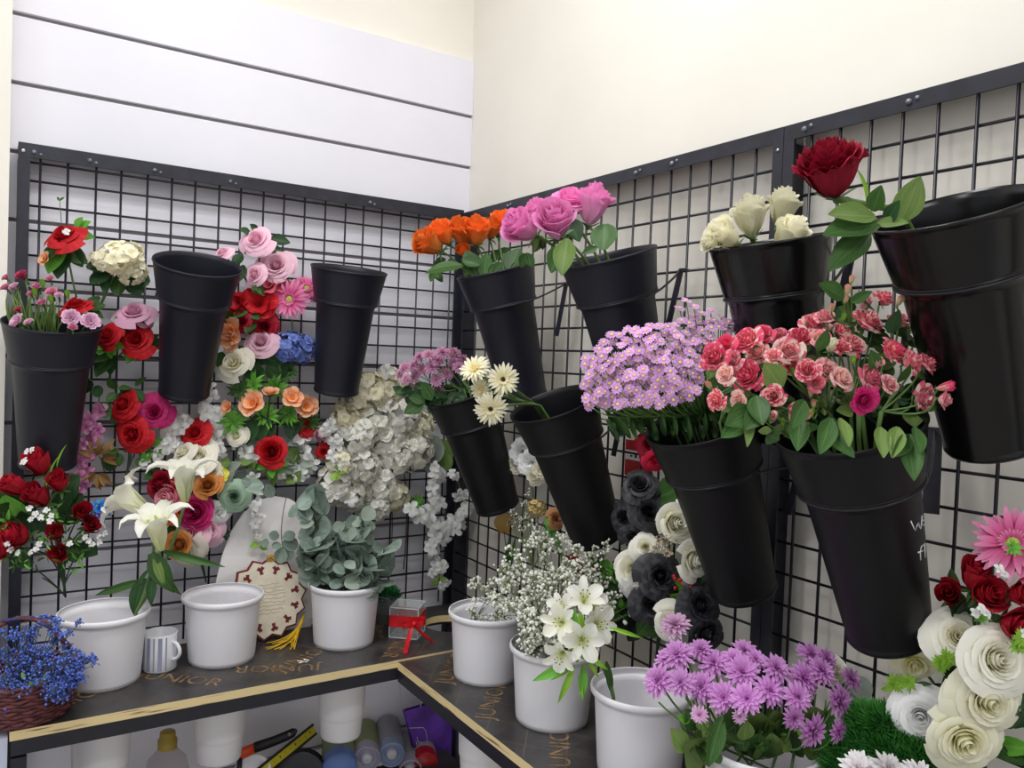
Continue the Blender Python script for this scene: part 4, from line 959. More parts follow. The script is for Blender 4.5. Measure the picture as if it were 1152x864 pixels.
# --- tulip-rose bouquet bottom of the edge
t = Th('tulip_rose_bouquet', ('L', .10), 74, 672, 'bouquet of dark red rose buds with white star filler below the edge bucket', 'bouquet')
for x, y, s in ((43, 522, 32), (17, 547, 28), (43, 559, 32), (66, 543, 28), (18, 603, 29), (2, 617, 24), (63, 599, 24), (67, 622, 25), (92, 577, 25), (101, 591, 27)):
    t.bloom('rosebud' if y < 570 or x > 60 else 'rosecut', P_tul, x, y, s * 1.25, ((x - 50) / 70, .6 - (y - 560) / 130, .8), .04, sq=.8); t.stem(bez(t.base(.4), t.p(66, 610, .0), t.o.location, 7), .0016, STEM_d)
for x, y in ((113, 573),): t.bloom('pompon', P_bblue, x, y, 26, (.3, .2, 1), .04, label='bright blue daisy pompon')
for a, c, k in (((22, 590), (-6, 545), LG_mid), ((18, 580), (-10, 575), LG_mid), ((20, 585), (4, 560), LG_bright), ((24, 590), (-8, 600), LG_mid), ((70, 560), (86, 535), LG_dark), ((60, 570), (80, 552), LG_dark), ((30, 575), (16, 560), LG_dark), ((40, 590), (22, 578), LG_dark), ((92, 610), (108, 624), LG_dark), ((80, 590), (72, 570), LG_dark), ((78, 580), (90, 556), LG_dark), ((40, 600), (36, 575), LG_dark), ((50, 600), (70, 580), LG_dark), ((20, 620), (30, 638), LG_dark), ((80, 610), (84, 632), LG_dark)): t.leaf(k, a, c, 'leafserr', .0, .03, (rnd.uniform(-.4, .4), .3, 1), 1.4)
for x, y in ((40, 578), (52, 574), (28, 518), (30, 508), (36, 506), (100, 608), (110, 603), (12, 618), (40, 618), (118, 600), (35, 584), (56, 586), (78, 612), (20, 622), (46, 582), (33, 572), (104, 612), (112, 610), (8, 612), (34, 622), (44, 612), (58, 580), (96, 604), (26, 520)): t.bloom('floret', P_wh, x, y, 9, (rnd.uniform(-.4, .4), .4, 1), .06, name='filler_floret')
for k in range(44):
    x, y = rnd.uniform(0, 105), rnd.uniform(570, 640); t.leaves(LG_mid if k % 2 else LG_bright, x, y, 3, 9, 1, rnd.uniform(.02, .055), 'leaflance')
for c in ((70, 500), (62, 512), (56, 530), (110, 560), (8, 592)): t.leaf(LG_lime, (c[0] - 6, c[1] + 26), c, 'leaflance', .04, .05, w=.3)
for c in ((40, 640), (48, 650), (84, 640), (88, 620)): t.stem(bez(t.p(c[0], c[1], .01), t.p(66, 660, .0), t.o.location, 5), .0015, STEM_d)
t.o.location = t.o.location
# --- big mixed bouquet in the middle
t = Th('mixed_bouquet', ('L', .05), 232, 655, 'mixed silk bouquet of white, crimson, gold and magenta roses behind the white lilies', 'bouquet')
for k, m, x, y, s, d in (('roseopen', P_ivory, 222, 514, 44, (.1, .5, 1)), ('silk', P_ivory, 205, 508, 34, (-.4, .6, .7)), ('rose', P_crim, 182, 546, 34, (-.3, .2, 1)), ('rosecut', P_rose, 194, 561, 34, (-.2, .2, 1)), ('rose', P_gold, 233, 545, 28, (.2, .4, 1)), ('rose', P_mage, 220, 577, 38, (.1, .1, 1)),
                         ('silk', P_orng, 186, 579, 28, (-.3, -.1, 1)), ('silk', P_blush, 214, 600, 40, (0, .2, 1)), ('silk', P_blush, 236, 597, 36, (.5, .1, 1)), ('rose', P_gold, 201, 613, 30, (0, .1, 1)), ('silk', P_ivory, 206, 621, 46, (0, -.4, 1)), ('silk', P_wh, 247, 577, 30, (.6, 0, .8)), ('cup', P_yel, 247, 534, 20, (.3, .4, 1)), ('silk', P_ivory, 238, 530, 26, (.3, .4, 1)), ('silk', P_mage, 186, 566, 24, (-.4, 0, 1))):
    t.bloom(k, m, x, y, s * 1.06, d, .03 + (.015 if m in (P_gold, P_rose) else 0))
    t.stem(bez(t.base(.3), t.p(218, 600, -.01), t.o.location, 6), .0016, STEM_d)
t.bloom('roseopen', P_succ, 263, 559, 36, (.3, .1, 1), .04, name='succulent', label='grey green succulent rosette')
t.bloom('silk', P_crim, 188, 538, 26, (-.2, .5, .8), .02)
for a, c, k in (((178, 532), (162, 538), LG_dark), ((180, 528), (168, 522), LG_dark), ((194, 524), (204, 520), LG_dark), ((240, 590), (258, 604), LG_dark), ((232, 560), (258, 556), LG_dark), ((205, 560), (196, 590), LG_dark), ((238, 560), (236, 596), LG_dark), ((210, 590), (186, 600), LG_dark), ((226, 620), (240, 610), LG_olive), ((250, 545), (262, 530), LG_grey), ((254, 530), (270, 520), LG_grey), ((256, 545), (276, 544), LG_grey)): t.leaf(k, a, c, 'leafserr', 0, .02)
# --- white lilies standing in the first white bucket
def lily(lb, x, y, kind, s, dr, dd, base, leaves, mat=P_lily):
    t = Th('white_lily', ('D', depth(WC['W1'])), x, y, lb, 'lily', 'white lilies in the bucket', 0)
    t.o.location = intoW('W1', .3 + dd * 8, .3, .02)
    t.bloom(kind, mat, x, y, s, dr, dd, m2=PALEGREEN, m3=PALEGREEN)
    b = t.base(.28)
    t.stem(bez(b, t.p(base[0], base[1], dd * .5), intoW('W1', -.45, .0, .058), 10) + [intoW('W1', -.45, .12, .04), t.o.location], .003)
    for a, c, k, w in leaves: t.leaf(k, a, c, 'leaflance', dd * .5, dd * .5 + .02, (rnd.uniform(-.3, .3), .2, 1), w)
    return t
lily('white lily opening outward toward the blue pompon, farthest out of the lilies', 152, 567, 'lilytrumpet', 80, (-.75, .5, .2), -.05, (178, 640), [((166, 652), (97, 672), LG_mid, .5), ((162, 650), (146, 694), LG_dark, 1.5)])
lily('upright white lily trumpet, topmost of the lilies', 207, 543, 'lilytrumpet', 76, (.0, .95, .15), -.06, (190, 640), [((184, 620), (247, 638), LG_mid, .5), ((178, 634), (197, 672), LG_mid, 1.0)])
lily('white lily trumpet low in front, over the big green leaves', 178, 598, 'lilytrumpet', 78, (.0, .95, .25), .0, (174, 650), [((170, 622), (192, 668), LG_mid, 1.6), ((174, 626), (184, 660), LG_olive, 1.0), ((168, 640), (150, 662), LG_mid, .7), ((172, 646), (168, 682), LG_dark, 1.2)])
# --- middle cluster between the two empty buckets
t = Th('blush_rose_spray', ('L', .045), 292, 360, 'spray of pale pink silk roses between the two empty buckets', 'bouquet')
for x, y, s, d in ((288, 269, 38, (-.1, .4, 1)), (310, 298, 42, (.1, .3, 1)), (286, 309, 30, (-.3, .2, 1)), (250, 284, 24, (-.3, .7, .8))): t.bloom('roseopen', P_blush, x, y, s, d, .02); t.stem(bez(t.base(.3), t.p(290, 320, -.01), t.o.location, 6), .0018, STEM_d)
for a, c in (((282, 262), (270, 257)), ((304, 268), (327, 272)), ((290, 260), (282, 252)), ((302, 278), (318, 282)), ((272, 285), (262, 300)), ((274, 298), (268, 316)), ((284, 318), (296, 326))): t.leaf(LG_dark, a, c, 'leafserr', .0, .01)
t = Th('red_flower_spray', ('L', .04), 284, 400, 'red silk flowers tucked behind the empty bucket, under the pale pink roses', 'bouquet')
for k, m, x, y, s, d in (('peony', P_red, 290, 341, 46, (.1, .2, 1)), ('peony', P_red, 266, 341, 28, (-.3, .2, 1)), ('roseopen', P_crim, 297, 368, 36, (.2, -.2, 1)), ('cup', P_salm, 302, 320, 26, (0, .4, 1)), ('cup', P_salm, 316, 320, 22, (.3, .4, 1)), ('silk', P_crim, 272, 362, 26, (-.1, 0, 1))): t.bloom(k, m, x, y, s, d, .02)
for a, c in (((284, 322), (294, 330)), ((262, 354), (278, 350)), ((286, 362), (276, 374)), ((300, 330), (286, 322)), ((262, 368), (256, 350)), ((280, 352), (292, 358))): t.leaf(LG_mid, a, c, 'leafserr', .02, .04)
t.stem([t.p(288, 350, 0), t.o.location], .002, STEM_d)
t = Th('pink_gerbera', ('L', .045), 330, 400, 'pink silk gerbera pair with lime centre beside the second empty bucket', 'artificial flower')
t.bloom('gerbera', P_gpink, 326, 337, 48, (-.05, .05, 1), .03, disc=(.09, .02, LIMEDISC)); t.bloom('gerbera', P_gpink, 345, 325, 40, (.3, .5, .9), .0, disc=(.09, .02, LIMEDISC)); t.stem([t.p(328, 345, .0), t.o.location], .002, STEM)
t = Th('cream_rose_spray', ('L', .05), 282, 440, 'peach, cream and pink silk roses beside the lower end of the empty bucket', 'bouquet')
for k, m, x, y, s, d in (('cup', P_peach, 258, 374, 38, (-.3, .1, 1)), ('roseopen', P_blush, 293, 384, 38, (.1, .5, 1)), ('silk', P_ivory, 262, 408, 46, (0, .3, 1)), ('cup', P_peach, 258, 382, 28, (-.2, -.4, 1))): t.bloom(k, m, x, y, s, d, .02)
for a, c in (((268, 392), (258, 400)), ((282, 398), (302, 408)), ((276, 405), (292, 428)), ((286, 396), (276, 420)), ((250, 396), (244, 412)), ((294, 402), (320, 408)), ((266, 388), (272, 402)), ((288, 408), (284, 436))): t.leaf(LG_dark if c[0] > 270 else LG_mid, a, c, 'leafserr', .0, .01, w=1.3)
t.stem([t.p(280, 400, 0), t.o.location], .002, STEM_d)
t = Th('hydrangea', ('L', .045), 326, 420, 'blue hydrangea head beside the second empty bucket', 'artificial flower')
t.bloom('hydrangea', P_blue, 325, 390, 38, (-.1, .3, 1), .02); t.bloom('hydrangea', P_blue, 341, 393, 34, (.3, .2, 1), .02, name='side_bloom'); t.stem([t.p(328, 398, .0), t.o.location], .002, STEM_d)
t = Th('peach_anemone_bouquet', ('L', .055), 300, 505, 'bouquet of peach and orange anemones with spiky bright leaves between the buckets', 'bouquet')
for x, y, s, d in ((283, 453, 34, (-.2, .3, 1)), (304, 441, 22, (.1, .9, .4)), (329, 447, 26, (.3, .3, 1)), (345, 457, 28, (.5, .1, 1)), (255, 458, 18, (-.6, .2, 1))):
    t.bloom('cup', P_peach, x, y, s, d, .03, disc=(.10, -.08, plain('orange_disc', (222, 110, 30), .8))); t.stem(bez(t.base(.2), t.p(300, 470, 0), t.o.location, 6), .0016, STEM_d)
for x, y, s in ((262, 474, 40), (284, 434, 40), (300, 468, 36), (324, 466, 40), (346, 474, 34), (316, 424, 34), (325, 418, 30), (268, 440, 30), (310, 436, 36)): t.bloom('tuft', LG_bright if s > 34 else LG_mid, x, y, s, (rnd.uniform(-.5, .5), rnd.uniform(-.2, .6), 1), .005, name='leaf_tuft')
for a, c in (((282, 470), (276, 500)), ((300, 475), (306, 492)), ((312, 425), (318, 400)), ((310, 425), (300, 412)), ((330, 470), (326, 494)), ((290, 465), (294, 496))): t.leaf(LG_dark, a, c, 'leafserr', .0, .01, w=1.2)
def single(lb, m, kind, x, y, s, d, dd=.02, tuft=None, cat='artificial flower', name='red_rose'):
    t = Th(name, ('L', .04), x, y + s, lb, cat)
    t.bloom(kind, m, x, y, s, d, dd); t.stem([t.base(.3), t.o.location], .0016, STEM_d)
    if tuft: t.leaves(tuft, x, y + s * .3, 6, s * .5, 1.0, dd - .015, 'leafserr', 180, 360)
    return t
single('red silk rose below the first empty bucket, between white blossoms', P_red, 'roseopen', 219, 487, 36, (-.1, .4, 1))
single('round red silk rose with a leafy green collar under the peach anemones', P_red, 'rose', 305, 508, 36, (.1, .1, 1), .03, LG_bright)
single('small red silk rose peeping out below the second empty bucket', P_red, 'roseopen', 346, 479, 26, (.1, .4, 1))
single('pale pink closed silk rosebud beside the big white hydrangea mass', P_blush, 'rosebud', 362, 490, 24, (.2, .3, 1), .03, None, name='pink_rosebud')
single('cream silk rose half hidden above the round red rose', P_ivory, 'roseopen', 265, 490, 26, (-.1, .2, 1), name='cream_rose')
single('sliver of a red silk flower beside the dangling white orchid sprig', P_red, 'silk', 364, 508, 20, (.2, 0, 1))
# --- white blossom garlands
def strand(lb, pts, m=P_wh, d=.03, group='white blossom strands', px=22, n=2, path=None, green=None, kind='floret'):
    t = Th('blossom_strand', ('L', d), pts[0][0], pts[0][1], lb, 'artificial flower', group)
    for i, q in enumerate(pts):
        s = q[2] if len(q) > 2 else px
        for k in range(n): t.bloom(kind, m, q[0] + rnd.uniform(-.35, .35) * s * (k > 0), q[1] + rnd.uniform(-.35, .35) * s * (k > 0), s * rnd.uniform(.85, 1.15), (rnd.uniform(-.7, .7), rnd.uniform(-.6, .6), 1), .01 + .012 * k, name='blossom')
    t.stem([t.p(q[0], q[1], .0) for q in pts], .0012, STEM)
    if green: t.leaves(LG_lime, green[0], green[1], 4, 10, .5, .02, 'leaf')
    return t
strand('white silk blossom strand hanging from the bottom of the first empty bucket', [(238, 444), (232, 456, 26), (242, 466, 24), (238, 478), (246, 489, 24), (240, 500), (246, 512, 20), (270, 503), (280, 512)], n=2)
strand('white silk blossom cluster around the red rose below the first empty bucket', [(202, 468, 26), (192, 484, 28), (184, 494, 26), (196, 500, 22), (176, 512, 22), (168, 520, 18), (206, 476, 22)], n=2)
strand('white silk blossom cluster beside the round red rose under the anemones', [(330, 500, 18), (342, 492, 26), (352, 486, 20), (344, 514, 26), (334, 526, 22), (350, 526, 20), (318, 530, 16)], n=2)
strand('slim white wisteria sprig dangling in front of the white rounded board', [(284, 540, 16), (292, 552, 16), (290, 564, 16), (286, 574, 14), (293, 582, 15), (289, 594, 15), (291, 604, 12)], d=.06, green=(291, 614))
t = Th('dusty_foliage', ('L', .03), 286, 540, 'grey green dusty foliage hanging between the succulent and the white board', 'artificial foliage')
for k in range(46):
    x, y = rnd.uniform(255, 345), rnd.uniform(492, 545); a = rnd.uniform(0, 6.28)
    t.leaf(LG_grey if k % 3 else LG_olive, (x, y), (x + math.cos(a) * 15, y + math.sin(a) * 15), 'leafserr', rnd.uniform(0, .03), rnd.uniform(0, .04))
for k in range(7): t.stem(bez(t.o.location, t.p(rnd.uniform(262, 340), rnd.uniform(500, 535), .01), t.p(rnd.uniform(255, 345), rnd.uniform(495, 545), .01), 5), .0009, STEM_b)
# big hydrangea mass
MASS = [[(414, 441, 46), (436, 434, 42), (398, 452, 34), (455, 430, 30)], [(420, 470, 44), (400, 490, 46), (386, 470, 34), (434, 494, 50)], [(451, 467, 46), (464, 504, 48), (470, 478, 36), (446, 512, 40)], [(407, 524, 42), (427, 546, 44), (441, 558, 36), (424, 572, 30)], [(377, 545, 44), (394, 556, 36), (382, 520, 34), (366, 556, 28)]]
MLB = ['topmost cream hydrangea branch right under the second empty bucket', 'white hydrangea branch in the middle of the mass, beside the pink rosebud', 'white hydrangea branch on the corner side of the mass', 'white hydrangea branch hanging lowest, above the grid wires', 'white hydrangea branch just above the eucalyptus bucket']
for gi, g in enumerate(MASS):
    t = Th('hydrangea_branch', ('L', .04), 452 - gi * 4, 560, MLB[gi], 'artificial flower', 'white hydrangea mass')
    t.o.location = t.p(sum(q[0] for q in g) / 4, sum(q[1] for q in g) / 4 + 6, -.02)
    for i, (x, y, s) in enumerate(g):
        t.bloom('hydrangea', P_hyc if (gi == 0 and i < 3) or i == 2 else P_hyw, x, y, s * 1.1, ((x - 425) / 60, (490 - y) / 90 + .2, 1), rnd.uniform(0, .03)); t.stem([t.p(x, y, -.01), t.o.location], .002, STEM_b)
    for k in range(3):
        q = g[k]; t.bloom('floret', P_wh, q[0] + rnd.uniform(-26, 26), q[1] + rnd.uniform(-22, 22), 22, (rnd.uniform(-.5, .5), .2, 1), .04, name='loose_blossom')
    if gi == 3: t.stem(bez(t.p(452, 520, -.01), t.p(462, 560, -.01), t.p(454, 640, -.005), 8), .0018, STEM_b); t.stem(bez(t.p(440, 560, -.01), t.p(444, 600, -.01), t.p(436, 650, -.01), 8), .0015, STEM_b)
strand('white orchid sprig dangling from the pink rosebud over the hydrangea mass', [(372, 476, 20), (382, 484, 18), (370, 492, 18), (379, 500, 18), (374, 510, 16), (386, 516, 16), (380, 523, 14)], d=.075, green=(379, 531), n=2)
strand('long white orchid strand hanging beside the corner post', [(491, 526, 18), (494, 538, 18), (488, 552, 20), (494, 566, 20), (480, 582, 22), (492, 590, 24), (496, 606, 22), (488, 620, 20), (492, 634, 18), (488, 644, 14), (498, 658, 13)], d=.04, green=(494, 652), n=3)
strand('white orchid strand bent over the corner post toward the cream wall', [(513, 536, 14), (520, 556, 18), (526, 566, 20), (520, 578, 20), (509, 588, 22), (518, 590, 18), (502, 596, 18)], d=.05, n=2)
t = Th('green_sprig', ('L', .035), 468, 590, 'small bright green leaf sprig hanging on the wires beside the orchid strand', 'artificial foliage')
t.bloom('tuft', LG_bright, 466, 567, 26, (0, .3, 1), .01, name='leaf_tuft'); t.bloom('tuft', LG_bright, 470, 574, 22, (.2, -.2, 1), .01, name='leaf_tuft'); t.stem([t.p(467, 570, 0), t.o.location], .0014)
t = Th('sage_leaves', ('L', .03), 492, 520, 'grey sage leaves hanging behind the dusty pink chrysanthemum bucket', 'artificial foliage')
for a, c in (((490, 490), (488, 522)), ((494, 495), (508, 516)), ((488, 500), (476, 516)), ((496, 505), (504, 530)), ((486, 508), (482, 532))): t.leaf(LG_grey if c[0] < 500 else LG_olive, a, c, 'leafround', 0, .01, w=.8)
# ================================================================ EUCALYPTUS
def euca(lb, pts_leaf, pl, base, stems, name='eucalyptus', grp=None):
    t = Th(name, pl, base[0], base[1], lb, 'eucalyptus', grp)
    return t
dW3 = depth(WC['W3'])
EL = [('eucalyptus stem rising highest over the third white bucket', (350, 562), (362, 660)), ('eucalyptus stem on the wall side, its round leaves over the white board', (352, 612), (360, 662)), ('eucalyptus stem in the middle of the third white bucket', (388, 590), (388, 660)),
      ('eucalyptus stem with pale blue leaves under the hydrangea mass', (408, 585), (400, 662)), ('eucalyptus stem spilling low over the rim of the third white bucket', (410, 640), (404, 664)), ('thin eucalyptus stem reaching beyond the rim toward the gift box', (432, 618), (418, 664))]
for i, (lb, tip, bs) in enumerate(EL):
    t = Th('eucalyptus', ('D', dW3), bs[0], bs[1], lb, 'eucalyptus', 'eucalyptus stems')
    t.o.location = intoW('W3', i, .2, .03)
    path = bez(t.p(tip[0], tip[1], .02), t.p((tip[0] + bs[0]) / 2 + rnd.uniform(-8, 8), (tip[1] + bs[1]) / 2 - 10, .01), intoW('W3', i * 1.05, .01, .045), 10)
    t.stem(path + [t.o.location], .0016, STEM_b)
    n = 15 if i < 5 else 7
    for k in range(n):
        f = k / (n - 1)
        x = tip[0] + (bs[0] - tip[0]) * f * .9; y = tip[1] + (bs[1] - tip[1]) * f * .92
        for sgn in (-1, 1):
            a = rnd.uniform(-.9, 1.1); l = rnd.uniform(14, 23) * (.7 if i == 5 else 1)
            dx, dy = sgn * math.cos(a) * l, -math.sin(a) * l * .8
            t.leaf(LG_euc if rnd.random() < .8 else LG_grey, (x, y), (x + dx, y + dy), 'leafround', .0 + rnd.uniform(-.03, .05), rnd.uniform(-.04, .075), (rnd.uniform(-.7, .7), rnd.uniform(-.3, 1), .9), rnd.uniform(.85, 1.1))
t = Th('eucalyptus', ('L', .12), 322, 560, 'small eucalyptus sprig dangling in front of the white rounded board', 'eucalyptus')
t.stem(bez(t.o.location, t.p(312, 600, 0), t.p(320, 622, 0), 6), .0011, STEM_b)
for a, c in (((314, 604), (303, 601)), ((316, 612), (306, 616)), ((318, 606), (332, 600)), ((318, 610), (336, 614)), ((318, 616), (314, 634)), ((318, 616), (328, 630)), ((300, 606), (296, 616)), ((296, 545), (276, 548)), ((300, 545), (306, 560)), ((282, 545), (272, 540))): t.leaf(LG_euc, a, c, 'leafround', 0, .005, w=1.0)

# ================================================================ SHELF THINGS
M_card = plain('white_board', (228, 224, 222), 0.45, 0.4, var=.01)
# rounded white board leaning on the grid
tb = onZ(300, 722, ZS); yb_ = -0.105
c0 = at(238, 700, 1, -.105); 
prof = [(246, 722), (243, 690), (243, 655), (250, 625), (260, 598), (274, 577), (292, 563), (308, 558), (326, 561), (342, 572), (352, 600), (356, 640), (353, 680), (350, 706)]
o = empty('rounded_board', at(298, 715, 1, -.11), 'white rounded board leaning on the grid behind the round plaque and buckets', 'board')
front = []
zt = at(308, 558, 1, -.035).z
for x, y in prof:
    p0 = at(x, y, 1, -.105); f = (p0.z - ZS) / (zt - ZS); f = max(0, min(1, f))
    p = at(x, y, 1, -.105 + .065 * f); 
    if f < .12: p.z = max(p.z, ZS + .001)
    front.append(p)
front[0].z = ZS + .001; front[-1].z = max(ZS + .001, front[-1].z)
cen = sum((V3(p) for p in front), V3()) / len(front)
mb = MB(); th_ = V3((0, .004, 0))
rows = [[(cen + V3((0, -.004, 0)), (0, 0))] * len(front), [(cen.lerp(p, .5) + V3((0, -.0015 if i % 2 else -.0035, 0)), (0, .5)) for i, p in enumerate(front)], [(p, (0, 1)) for p in front], [(p + th_, (0, 1)) for p in front], [(cen + th_, (0, 0))] * len(front)]
mb.grid(rows, 0, close=True, flip=True)
part('board_panel', mb, M_card, o, smooth=False)
# plaque: twelve-pointed ivory star with dark red border
M_iv = plain('ivory_plaque', (222, 212, 190), .6, var=.05, scale=40); M_mar = plain('maroon_border', (112, 30, 38), .6); M_tas = plain('yellow_thread', (232, 186, 26), .7)
pc = at(300, 685, 1, -.135); R_ = m_of(46, pc)
pc.z = ZS + R_ * 0.98
pl_ = empty('star_plaque', (pc.x, pc.y, ZS), 'round ivory star plaque with dark red border and yellow tassel', 'plaque')
tilt = Matrix.Translation((pc.x, pc.y, pc.z)) @ Matrix.Rotation(-.22, 4, 'X') @ Matrix.Rotation(PI / 2, 4, 'X')
def star(r1, r2, n, ph): return [((r1 if k % 2 == 0 else r2) * math.cos(PI * k / n + ph), (r1 if k % 2 == 0 else r2) * math.sin(PI * k / n + ph)) for k in range(2 * n)]
def slab(mb, pts, z0, z1):
    n = len(pts); c = (0, 0)
    rows = [[(tilt @ V3((0, 0, z0)), (0, 0))] * n, [(tilt @ V3((x, y, z0)), (0, 0)) for x, y in pts], [(tilt @ V3((x, y, z1)), (0, 1)) for x, y in pts], [(tilt @ V3((0, 0, z1)), (0, 1))] * n]
    mb.grid(rows, 0, close=True)
mb = MB(); slab(mb, star(R_, R_ * .88, 14, .1), -.004, .002); part('border', mb, M_mar, pl_, 'dark red star border', smooth=False)
mb = MB(); slab(mb, star(R_ * .945, R_ * .83, 14, .1), .0005, .0045); part('face', mb, M_iv, pl_, smooth=False)
for k in range(12):
    a = k * PI / 6 + .2; mb = MB()
    cx, cy = R_ * .70 * math.cos(a), R_ * .70 * math.sin(a)
    for b in (a + PI, a + .75, a - .75):
        q = V3((cx, cy, 0)); d = V3((math.cos(b), math.sin(b), 0)); n = V3((-d.y, d.x, 0)); L = R_ * .10; ww = R_ * .032
        mb.poly([tilt @ (q - n * ww + V3((0, 0, .0049))), tilt @ (q + d * L - n * ww * 1.5 + V3((0, 0, .0049))), tilt @ (q + d * L + n * ww * 1.5 + V3((0, 0, .0049))), tilt @ (q + n * ww + V3((0, 0, .0049)))])
    part('red_motif', mb, M_mar, pl_, smooth=False)
mb = MB(); rr = random.Random(3)
M_faint = plain('faint_print', (196, 180, 152), .7)
for k in range(9):
    y0 = R_ * (.34 - k * .085); w_ = R_ * math.sqrt(max(.02, .2 - (y0 / R_) ** 2))
    pts_ = [tilt @ V3((-w_ + 2 * w_ * j / 14, y0 + R_ * rr.uniform(-.025, .025), .0048)) for j in range(15)]
    mb.tube(pts_, .0006, n=4)
part('faint_lines', mb, M_faint, pl_, label='faint tan pattern in the middle')
mb = MB(); rr = random.Random(5)
topp = at(342, 692, 1, pc.y - .012)
for k in range(16):
    mid = onZ(331 + rr.uniform(-5, 5), 721 + rr.uniform(-2, 3), ZS + .006); e = onZ(rr.uniform(298, 334), rr.uniform(722, 731), ZS + .003)
    mb.tube(bez(topp + V3((rr.uniform(-.002, .002), 0, 0)), mid, e, 8), .0011, n=4)
part('tassel', mb, M_tas, pl_, label='yellow thread tassel')
mb = MB(); tp = tilt @ V3((R_ * .1, R_ * .97, .004))
for k in range(6): mb.tube([tp + V3((.009 * math.cos(a + k), -.003, .007 * math.sin(a))) for a in [j * .7 for j in range(9)]], .0010, n=4)
part('thread_knot', mb, plain('gold_thread', (190, 150, 60), .7), pl_)
# mug
M_mug = plain('glazed_white', (232, 232, 236), .25, .5, coat=.3); M_str = plain('grey_stripe', (150, 154, 176), .3)
mp = onZ(179.5, 752, ZS); mr_ = m_of(18.3, mp); mh = m_of(42, mp)
mug = empty('striped_mug', mp, 'small white mug with grey stripes between two white buckets', 'mug')
mb = MB(); mb.lathe([(.001, .004), (mr_ - .004, .004), (mr_ - .003, mh - .002), (mr_ - .0015, mh), (mr_, mh - .002), (mr_, .004), (mr_ - .003, 0), (.001, 0)][::-1], 48, Matrix.Translation(mp)); part('body', mb, M_mug, mug)
hd = sdir(.95, 0, .35); hd.z = 0; hd.normalize()
mb = MB(); mb.tube([mp + hd * (mr_ - .001 + mr_ * .55 * math.sin(a)) + V3((0, 0, mh * .56 + mh * .23 * math.cos(a))) for a in [PI * j / 12 for j in range(13)]], .0036, n=8); part('handle', mb, M_mug, mug)
for k in range(18):
    a = 2 * PI * k / 18; d = V3((math.cos(a), math.sin(a), 0))
    if d.dot(hd) > .9: continue
    mb = MB(); w_ = .12 if k % 2 else .045; rows = []
    for zz in (.005, mh - .004): rows.append([(mp + V3((math.cos(a + s * w_) * (mr_ + .0003), math.sin(a + s * w_) * (mr_ + .0003), zz)), (0, 0)) for s in (-1, -.5, 0, .5, 1)])
    mb.grid(rows); part('stripe', mb, M_str, mug)
# wicker basket with blue gypsophila
M_wick = plain('wicker', (92, 48, 50), .55, .4, var=.35, scale=60); M_wickb = plain('wicker_blue', (52, 50, 96), .55, .4, var=.3, scale=60)
bp_ = onZ(30, 800, ZS); bp_ = V3((-1.005, -.315, ZS)); br = .086
bk = empty('wicker_basket', bp_, 'small brown wicker basket with arched handle at the end of the shelf', 'basket')
mb = MB()
for k in range(11):
    z = .004 + k * .0068; r = br * (.80 + .22 * (k / 10) ** .8)
    mb.tube([bp_ + V3(((r + .0022 * math.sin(j * PI * .5 + k * PI)) * math.cos(2 * PI * j / 64), (r + .0022 * math.sin(j * PI * .5 + k * PI)) * math.sin(2 * PI * j / 64), z + .0015 * math.sin(j * 1.7 + k))) for j in range(65)], .0037, n=5, cap=False)
mb.lathe([(.001, .002), (br * .8, .002), (br * .8, .006), (.001, .006)], 32, Matrix.Translation(bp_))
part('woven_body', mb, M_wick, bk)
for k in range(20):
    a = 2 * PI * k / 20; mb = MB(); mb.tube([bp_ + V3((br * (.79 + .2 * f) * math.cos(a), br * (.79 + .2 * f) * math.sin(a), .002 + .078 * f)) for f in (0, .33, .66, 1)], .0026, n=5); part('stake', mb, M_wick, bk)
ha = sdir(1, 0, 0); ha.z = 0; ha.normalize()
for s in (0, 1):
    mb = MB(); mb.tube([bp_ + ha * (br * .98 * math.cos(a)) + V3((0, 0, .07 + .095 * math.sin(a))) + V3((.004 * math.sin(a * 9 + s * PI), .004 * math.cos(a * 9 + s * PI), 0)) for a in [PI * j / 36 for j in range(37)]], .0036, n=6); part('handle', mb, M_wick if s else M_wickb, bk)
def gyp(mb_s, mb_b, centre, rad, n, br_, seed, root, flat=1.0, stems=True, ell=None):
    rn = random.Random(seed); centre = V3(centre)
    hubs = []
    for k in range(max(4, n // 14)):
        d = V3((rn.gauss(0, 1), rn.gauss(0, 1), rn.gauss(0, 1))).normalized() * rad * rn.random() ** .33
        hubs.append(centre + V3((d.x, d.y, d.z * flat)))
    for h in hubs:
        mb_s.tube(bez(root, (V3(root) + h) / 2 + V3((rn.uniform(-.01, .01), rn.uniform(-.01, .01), .01)), h, 4), .0007, n=3, cap=False)
    for k in range(n):
        h = hubs[k % len(hubs)]; d = V3((rn.gauss(0, 1), rn.gauss(0, 1), rn.gauss(.3, 1))).normalized() * rad * rn.uniform(.15, .42)
        p = h + V3((d.x, d.y, d.z * flat)); r = br_ * rn.uniform(.6, 1.3)
        if stems: mb_s.tube([h, (h + p) / 2 + V3((0, 0, .002)), p], .0005, n=3, cap=False)
        mb_b.ball(p, r, 6, 3)
        for q in range(3): 
            v = V3((rn.gauss(0, 1), rn.gauss(0, 1), rn.gauss(0, 1))).normalized(); mb_b.ball(p + v * r * .75, r * .6, 5, 3)
M_bb = plain('blue_blossom', (84, 108, 222), .6, var=.35, scale=150); M_bb2 = plain('blue_stem', (70, 92, 110), .6)
ms, mbb = MB(), MB(); root = bp_ + V3((0, 0, .01))
dB = depth(bp_)
